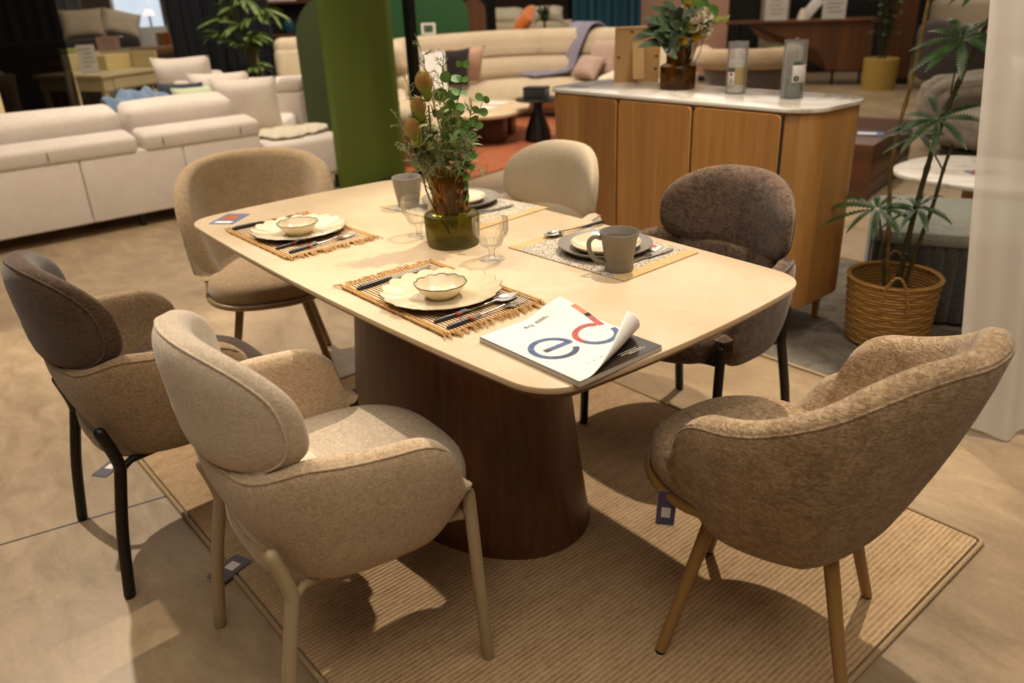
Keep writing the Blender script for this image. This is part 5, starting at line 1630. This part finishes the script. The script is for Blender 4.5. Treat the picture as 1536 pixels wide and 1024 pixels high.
for k, (l, z, d, R) in enumerate(((-.30, 1.22, .15, .42), (-.40, 1.05, .15, .40), (-.10, 1.34, .12, .42), (.05, 1.24, .1, .40), (-.20, .98, .2, .36), (.12, .92, .15, .34), (-.05, .74, .18, .34), (.22, 1.30, .05, .36), (.15, 1.08, .1, .36), (-.05, 1.45, .1, .4), (-.28, 1.40, .1, .4), (.02, 1.02, .25, .34), (-.12, 1.16, .25, .38))):
    c = CR * l * .6 + CT * d + Vector((0, 0, z))
    palm_frond(c, CR * random.choice((-1, -.6, .5, .9)) + CT * random.uniform(.1, .7) + Vector((0, 0, random.uniform(-.5, .3))), R, 9)
random.seed(12)
t = thing('recliner', 'cream leather recliner half hidden by the dark green arch', 'armchair', (6.3, -2.88, 0), radians(-112))
soft('backrest', M['sofa_beige'], (0, .12, .66), (.72, .22, .52), .07, t, (radians(-8), 0, 0)); soft('headrest', M['sofa_beige'], (0, .16, .92), (.7, .2, .2), .08, t)
soft('seat', M['sofa_beige'], (0, -.25, .26), (.75, .75, .4), .07, t)
t = thing('shelf_unit', 'dark wooden shelf unit behind the palm plant', 'shelf', (8.95, -3.88, 0), radians(-112))
for z in (.05, .55, .95, 1.35, 1.75): link('shelf_board', box((0, 0, z), (1.3, .36, .03)), M['desk_wood'], t, smooth=False)
for x in (-.65, .65): link('side_panel', box((x, 0, .95), (.03, .36, 1.9)), M['desk_wood'], t, smooth=False)
link('back_panel', box((0, .17, .95), (1.3, .02, 1.9)), M['black_wall'], t, smooth=False)
t = thing('picture', 'framed pale print on the shelf unit behind the palm', 'picture', (8.80, -3.82, 1.366), radians(-112))
link('frame', box((0, 0, .19), (.40, .03, .38)), M['paper'], t, smooth=False); link('print', box((0, -.017, .19), (.30, .004, .28)), M['pouf_top'], t, smooth=False)
t = thing('vase', 'teal vase on the shelf unit behind the palm', 'vase', (8.82, -3.90, .966))
link('body', lathe([(0, 0), (.05, 0), (.085, .07), (.07, .14), (.03, .19), (.025, .19), (0, .17)], 24), M['teal_cloth'], t)

# ------------------------------------------------------------------ centre and right background
t = thing('lounge_sofa', 'beige sofa piled with pillows behind the leather sectional', 'sofa', (9.2, -7.95, 0), radians(48))
soft('backrest', M['sofa_beige'], (0, .45, .50), (2.4, .28, .82), .10, t); soft('seat', M['sofa_beige'], (0, -.1, .25), (2.4, .95, .4), .08, t)
for k, (x, lb, mm) in enumerate(((-.6, 'fluffy white pillow on the left of the far beige sofa', 'fur'), (0.0, 'fluffy white pillow in the middle of the far beige sofa', 'fur'), (.65, 'cream pillow at the right end of the far beige sofa', 'cream_light'))):
    p = Matrix.Rotation(radians(48), 3, 'Z') @ Vector((-x, .30, 0)) + Vector((9.2, -7.95, .88))
    loose('scatter_cushion', lb, .62, .32, .22, p, (radians(-50), 0, radians(-132)), mm, group='pillows on the far beige sofa', seed=20 + k)
t = thing('room_divider', 'brown round topped wooden screen far behind the sectional', 'screen', (8.16, -6.49, 0), radians(50))
o_ = [(-.17, 0), (.17, 0)] + [(.17 * cos(a), 1.12 + .17 * sin(a)) for a in [pi * k / 20 for k in range(21)]]
bm = NB(); loft_rings(bm, [[(x, -.02, z) for x, z in o_], [(x, .02, z) for x, z in o_]]); link('panel', bm, M['desk_wood'], t, smooth=False)
link('foot', box((0, 0, .01), (.5, .3, .02)), M['black_metal'], t, smooth=False)
t = thing('display_post', 'black post behind the forest green arch', 'post', (8.41, -6.98, 0)); link('post', box((0, 0, 1.7), (.14, .14, 3.4)), M['black_metal'], t, smooth=False)
t = thing('framed_photo', 'small white frame on top of the sectional beside the green arch', 'picture frame', (6.36, -4.42, .952), radians(-125))
link('frame', box((0, 0, .06), (.16, .03, .12)), M['paper'], t, smooth=False); link('print', box((0, -.017, .06), (.11, .004, .08)), M['leaf_deep'], t, smooth=False)
def spiky(label, x, y, h0, n, L, m, pot, pr, ph, seed, W=.02, cat='plant'):
    t = thing('potted_plant', label, cat, (x, y, 0)); random.seed(seed)
    link('pot', lathe([(0, 0), (pr * .8, 0), (pr, ph), (pr * .92, ph), (pr * .88, ph - .03), (0, ph - .03)], 30), M[pot], t)
    s = link('trunk', tube([(0, 0, ph - .05), (.02, .01, h0)], .018, 8), M['cane'], t)
    bm = NB()
    for k in range(n):
        a = k * 2.4; el = random.uniform(.2, 1.3)
        d = Vector((cos(a) * cos(el), sin(a) * cos(el), sin(el)))
        add_blade(bm, Vector((.02, .01, h0)), d, Vector((0, 0, 1)) - d * .5 + rv(.1), L * random.uniform(.7, 1.1), W, .6, n=7)
    link('leaves', bm, M[m], s)
spiky('spiky green plant left of the teal curtain', 7.15, -6.98, .95, 26, .5, 'leaf_aralia', 'white_pot', .16, .5, 41, .028)
spiky('small light green spiky plant in front of the teal curtain', 6.30, -6.62, .78, 12, .34, 'leaf_euca', 'white_pot', .12, .6, 42, .035)
curtain('teal_curtain', 'teal curtain behind the beige sectional', [(6.98, -7.32), (6.6, -7.62), (6.25, -7.95)], .02, 3.4, .05, 9, M['teal_cloth'])
def wallpanel(label, a, b, m, h=3.2, th=.08, name='partition'):
    a = Vector(a); b = Vector(b); c = (a + b) / 2; d = b - a
    t = thing(name, label, 'partition', (c.x, c.y, 0), atan2(d.y, d.x))
    link('panel', box((0, 0, h / 2), (d.length, th, h)), M[m], t, smooth=False)
    link('skirting', box((0, 0, .04), (d.length + .01, th + .02, .08)), M['black_metal'], t, smooth=False)
wallpanel('pink plaster partition behind the sideboard bouquet', (6.9, -8.6), (5.85, -9.42), 'pink_wall')
wallpanel('black partition behind the curved walnut desk', (6.5, -10.15), (4.3, -11.85), 'black_wall')
wallpanel('dark wood pillar behind the yellow planter', (3.72, -10.05), (3.46, -10.22), 'desk_wood', name='pillar')
wallpanel('tan partition strip beside the black partition', (5.72, -10.05), (5.40, -10.30), 'tan_wall', th=.1)

t = thing('armchair', 'grey barrel armchair seen from behind, right of the bouquet', 'armchair', (2.72, -5.35, 0), radians(-145))
bm = NB(); rings = []
for z, w, d in ((.16, .27, .24), (.35, .31, .28), (.55, .36, .32), (.72, .40, .35)):
    rings.append([(x, y, z) for x, y in superell(w, d, 3.0, 40)])
loft_rings(bm, rings); link('shell', bm, M['grey_fabric'], t)
bm, _ = upholstered(catmull([(-.36, .2, 0), (-.38, -.1, 0), (-.25, -.32, 0), (0, -.36, 0), (.25, -.32, 0), (.38, -.1, 0), (.36, .2, 0)], 6), lambda s: .66, lambda s: .84, lambda s: .15, lambda s, q: .03 * q, N=40)
link('top_roll', bm, M['cream_shell'], t)
link('swivel_base', lathe([(0, 0), (.22, 0), (.22, .02), (.04, .04), (.04, .17), (0, .17)], 30), M['black_metal'], t)
t = thing('armchair', 'cream armchair with a fluffy throw behind the bouquet vase', 'armchair', (3.62, -5.05, 0), radians(-150))
soft('seat', M['cream_light'], (0, 0, .24), (.75, .7, .36), .08, t); soft('backrest', M['cream_light'], (0, .32, .58), (.72, .2, .62), .09, t, puff=.03)
soft('arm', M['cream_light'], (-.36, 0, .42), (.16, .7, .36), .07, t); soft('arm', M['cream_light'], (.36, 0, .42), (.16, .7, .36), .07, t)
o = link('fur_throw', sheet(lambda u, v: Vector((3.40 + .42 * u, -5.22 + .42 * v, .475 + .03 * mnoise.noise(Vector((u * 6, v * 6, 1))) + .05 * sin(pi * u))), 30, 30, .02), M['fur'], None); tag(o, 'fluffy white throw on the cream armchair behind the vase', 'throw')

# curved walnut desk with notices
t = thing('curved_desk', 'walnut desk with curved cut-out front at the back right', 'desk', (4.72, -9.58, 0), radians(-149))
link('top', box((-.05, 0, .835), (1.95, .62, .03), .004), M['desk_wood'], t, smooth=False)
o_ = [(-.72, .82), (-.60, .66), (-.42, .57), (.0, .55), (.22, .48), (.34, .25), (.36, .20), (.90, .20), (.90, .82)]
bm = NB(); loft_rings(bm, [[(x, -.26, z) for x, z in o_], [(x, -.23, z) for x, z in o_]]); bmesh.ops.triangulate(bm, faces=[f for f in bm.faces if len(f.verts) > 4]); link('front_panel', bm, M['desk_wood'], t, smooth=False)
for x in (.45, .80): link('leg', tube([(x, -.1, 0), (x, -.1, .21)], .018, 8), M['black_metal'], t)
link('leg', tube([(-.85, .1, 0), (-.85, .1, .82)], .02, 8), M['black_metal'], t)
link('side_panel', box((.885, 0, .51), (.03, .5, .62)), M['desk_wood'], t, smooth=False)
sign('white notice with pink print at the left of the curved desk', 5.02, -9.36, .852, radians(-148), .30, .36, seed=4)
sign('white notice with grey print at the right of the curved desk', 4.36, -9.72, .852, radians(-150), .30, .36, seed=5)
t = thing('desk_phone', 'tilted white tablet stand in the middle of the curved desk', 'tablet', (4.70, -9.52, .852), radians(-150))
bm = NB(); add_box(bm, (0, 0, .16), (.14, .03, .34), .01, M=Matrix.Rotation(radians(38), 4, 'Y')); link('screen', bm, M['paper'], t)
link('foot', lathe([(0, 0), (.08, 0), (.05, .10), (.03, .14), (0, .14)], 20), M['white_pot'], t)
t = thing('shelf_board', 'wooden wall shelf above the curved desk', 'shelf', (5.0, -10.75, 1.24), radians(-145))
link('board', box((0, 0, 0), (2.0, .3, .04)), M['desk_wood'], t, smooth=False)
for x in (-.8, .8): link('bracket', box((x, .05, -.62), (.03, .03, 1.24)), M['black_metal'], t, smooth=False)
t = thing('side_table', 'small walnut side table beside the grey barrel armchair', 'side table', (3.45, -7.05, 0), radians(-147))
link('top', box((0, 0, .485), (.42, .42, .03), .004), M['desk_wood'], t, smooth=False); link('body', box((0, .02, .25), (.36, .34, .44)), M['desk_wood'], t, smooth=False); link('plinth', box((0, .02, .015), (.3, .3, .03)), M['black_metal'], t, smooth=False)
t = thing('potted_plant', 'little succulent in a white pot on the small walnut table', 'plant', (3.45, -7.05, .501))
link('pot', lathe([(0, 0), (.085, 0), (.06, .14), (.05, .14), (.045, .12), (0, .12)], 24), M['white_pot'], t)
bm = NB(); random.seed(55)
for k in range(11):
    a = k * 2.4; add_blade(bm, Vector((0, 0, .125)), Vector((cos(a), sin(a), .7)), Vector((-cos(a), -sin(a), .7)), .20, .03, .3, n=6)
link('leaves', bm, M['leaf_euca'], t)
t = thing('planter', 'ochre yellow planter with a dark leafy plant at the back right', 'planter', (3.50, -9.50, 0))
link('pot', lathe([(0, 0), (.20, 0), (.215, .38), (.205, .39), (.19, .38), (.18, .33), (0, .33)], 36), M['yellow_pot'], t)
random.seed(56)
for k in range(7):
    a = k * .9; top = Vector((.14 * cos(a), .14 * sin(a), random.uniform(.9, 1.6)))
    s = link('stem', tube(catmull([(0.03 * cos(a), .03 * sin(a), .3), tuple(top * .55), tuple(top)], 6), .009, 7), M['cane'], t)
    bm = NB()
    for j in range(9):
        f = .4 + .6 * j / 8; c = Vector((top.x * f, top.y * f, .3 + (top.z - .3) * f)); an = j * 2.4 + k
        add_blade(bm, c, Vector((cos(an), sin(an), .4)), Vector((0, 0, 1)), .22, .035, .6, n=6)
    link('leaves', bm, M['leaf_deep'], s)
def curvy(label, x, y, rz, m):
    t = thing('armchair', label, 'armchair', (x, y, 0), rz, 'dark grey barrel armchairs')
    soft('seat', M[m], (0, .05, .27), (.7, .7, .34), .10, t)
    bm, _ = upholstered(catmull([(-.42, .38, 0), (-.46, 0, 0), (-.34, -.34, 0), (0, -.46, 0), (.34, -.34, 0), (.46, 0, 0), (.42, .38, 0)], 6), lambda s: .10, lambda s: .62 + .22 * ss(.1, .5, min(s, 1 - s)), lambda s: .20, lambda s, q: .04 * q, N=44)
    link('shell', bm, M[m], t)
    link('plinth', lathe([(0, 0), (.33, 0), (.33, .10), (0, .10)], 28), M['black_metal'], t)
curvy('dark grey barrel armchair behind the aralia plant', 2.72, -10.15, radians(150), 'greyer')
curvy('dark grey barrel armchair nearer the sheer curtain at the back', 1.35, -11.2, radians(160), 'greyer')
t = thing('lounge_sofa', 'pale sofa far behind the dark grey armchairs', 'sofa', (3.0, -12.6, 0), radians(165))
soft('seat', M['sofa_beige'], (0, 0, .25), (2.4, .9, .4), .07, t); soft('backrest', M['sofa_beige'], (0, -.4, .62), (2.4, .26, .75), .09, t)
loose('scatter_cushion', 'orange cushion on the pale sofa at the back right', .5, .3, .16, (3.55, -12.25, .45), (radians(-30), 0, radians(165)), 'rust', seed=61)
t = thing('wall_art', 'wide grey blue panel picture at the back right', 'picture', (2.4, -13.3, 1.05), radians(168))
link('canvas', box((0, 0, .25), (2.2, .04, .55)), M['slate'], t, smooth=False); link('frame', box((0, -.01, .25), (2.3, .03, .65)), M['tufted'], t, smooth=False)

# ------------------------------------------------------------------ price tags on the chairs and floor
def swing_tag(label, loc, rot, w=.05, h=.09, front='card_dark', sleeve=True):
    t = thing('price_tag', label, 'price tag', loc, 0, 'price tags of the chairs'); t.rotation_euler = rot
    link('card', prism(rrect(w, h, .003, 2), 0, .0012), M[front], t, smooth=False)
    link('print', prism(rrect(w * .5, h * .3, .002, 2, 0, -h * .12), .0012, .0016), M['paper'], t, smooth=False)
    if sleeve: link('sleeve', prism(rrect(w * 1.08, h * 1.12, .003, 2), -.0008, -.0002), M['plastic_clear'], t, smooth=False)
swing_tag('slate price tag on the floor at the rug edge under the cream armchair', (.085, .712, .0135), (0, 0, radians(20)), .06, .10)
swing_tag('price tag lying flat on the concrete floor by the dark armchair', (.86, .80, .002), (0, 0, radians(35)), .055, .09)
swing_tag('indigo price tag hanging from the big tub chair front rail', (-.832, .075, .365), (radians(80), radians(4), radians(-138)), .038, .075, 'tag_blue')
swing_tag('dark price tag hanging on the dark armchair front leg', (.675, .475, .43), (radians(84), 0, radians(-60)), .045, .08, 'card_dark')
swing_tag('clear price tag hanging beside the cream armchair front leg', (-.05, .375, .43), (radians(84), 0, radians(-150)), .05, .08, 'card_dark')
# ------------------------------------------------------------------ camera and light
P_CAM = (-1.70197342, 1.19200799, 1.36948870); YAW, PIT, ROL = -0.689781071, 0.414319187, -0.0430370077; F_PX = 1194.2
fw = Vector((cos(YAW) * cos(PIT), sin(YAW) * cos(PIT), -sin(PIT)))
rt = fw.cross(Vector((0, 0, 1))).normalized(); upv = rt.cross(fw)
rr = rt * cos(ROL) + upv * sin(ROL); uu = -rt * sin(ROL) + upv * cos(ROL)
cd = bpy.data.cameras.new('camera'); cam = bpy.data.objects.new('camera', cd); COL.objects.link(cam)
cam.matrix_world = Matrix(((rr.x, uu.x, -fw.x, P_CAM[0]), (rr.y, uu.y, -fw.y, P_CAM[1]), (rr.z, uu.z, -fw.z, P_CAM[2]), (0, 0, 0, 1)))
cd.sensor_width = 36; cd.lens = F_PX / 1536 * 36; cd.clip_start = .02; cd.clip_end = 100
cd.dof.use_dof = True; cd.dof.focus_distance = 1.75; cd.dof.aperture_fstop = 3.0
SC.camera = cam

def spot(name, loc, tgt, power, size=55, rad=.04, col=(1, .858, .69), blend=.5):
    d = bpy.data.lights.new(name, 'SPOT'); d.energy = power; d.spot_size = radians(size); d.spot_blend = blend
    d.shadow_soft_size = rad; d.color = col
    o = bpy.data.objects.new(name, d); COL.objects.link(o); o.location = loc
    o.rotation_euler = (Vector(tgt) - Vector(loc)).to_track_quat('-Z', 'Y').to_euler()
    return o
def area(name, loc, sx, sy, power, col=(1, .868, .715), rot=(0, 0, 0)):
    d = bpy.data.lights.new(name, 'AREA'); d.shape = 'RECTANGLE'; d.size = sx; d.size_y = sy; d.energy = power; d.color = col
    o = bpy.data.objects.new(name, d); COL.objects.link(o); o.location = loc; o.rotation_euler = rot
    return o
spot('track_light', (.05, -1.55, 4.0), (-.3, -.42, .5), 470, 37, .03, blend=.45)
spot('track_light', (2.9, .75, 4.0), (1.0, .85, .3), 640, 46, .03, blend=.45)
spot('track_light', (-1.3, -.9, 4.1), (-.35, -2.3, .3), 460, 50)
spot('track_light', (2.2, -.3, 4.1), (3.8, .1, .3), 420, 70)
spot('track_light', (3.5, -3.0, 4.2), (5.2, -4.4, .3), 600, 80)
spot('track_light', (5.2, .2, 4.2), (6.4, -.8, .4), 300, 80)
spot('track_light', (1.4, -3.2, 4.2), (.4, -4.4, .3), 300, 80)
area('fill_light', (-.3, 0.6, 4.4), 6, 5, 120)  # these overhead area lights are added as soft fill, not actual fittings
area('fill_light', (-2.6, 1.0, 4.45), 3, 4, 90)  # camera-side fill added to brighten the shaded chair fronts
area('fill_light', (6, -5, 4.45), 7, 9, 300)
area('fill_light', (2.5, -9.5, 4.45), 6, 6, 120)
w = bpy.data.worlds.new('World'); SC.world = w; w.use_nodes = True
w.node_tree.nodes['Background'].inputs[0].default_value = (1, .9, .78, 1); w.node_tree.nodes['Background'].inputs[1].default_value = .05
SC.view_settings.view_transform = 'Standard'; SC.view_settings.look = 'None'; SC.view_settings.gamma = 1; SC.view_settings.exposure = .03
SC.view_settings.use_curve_mapping = False
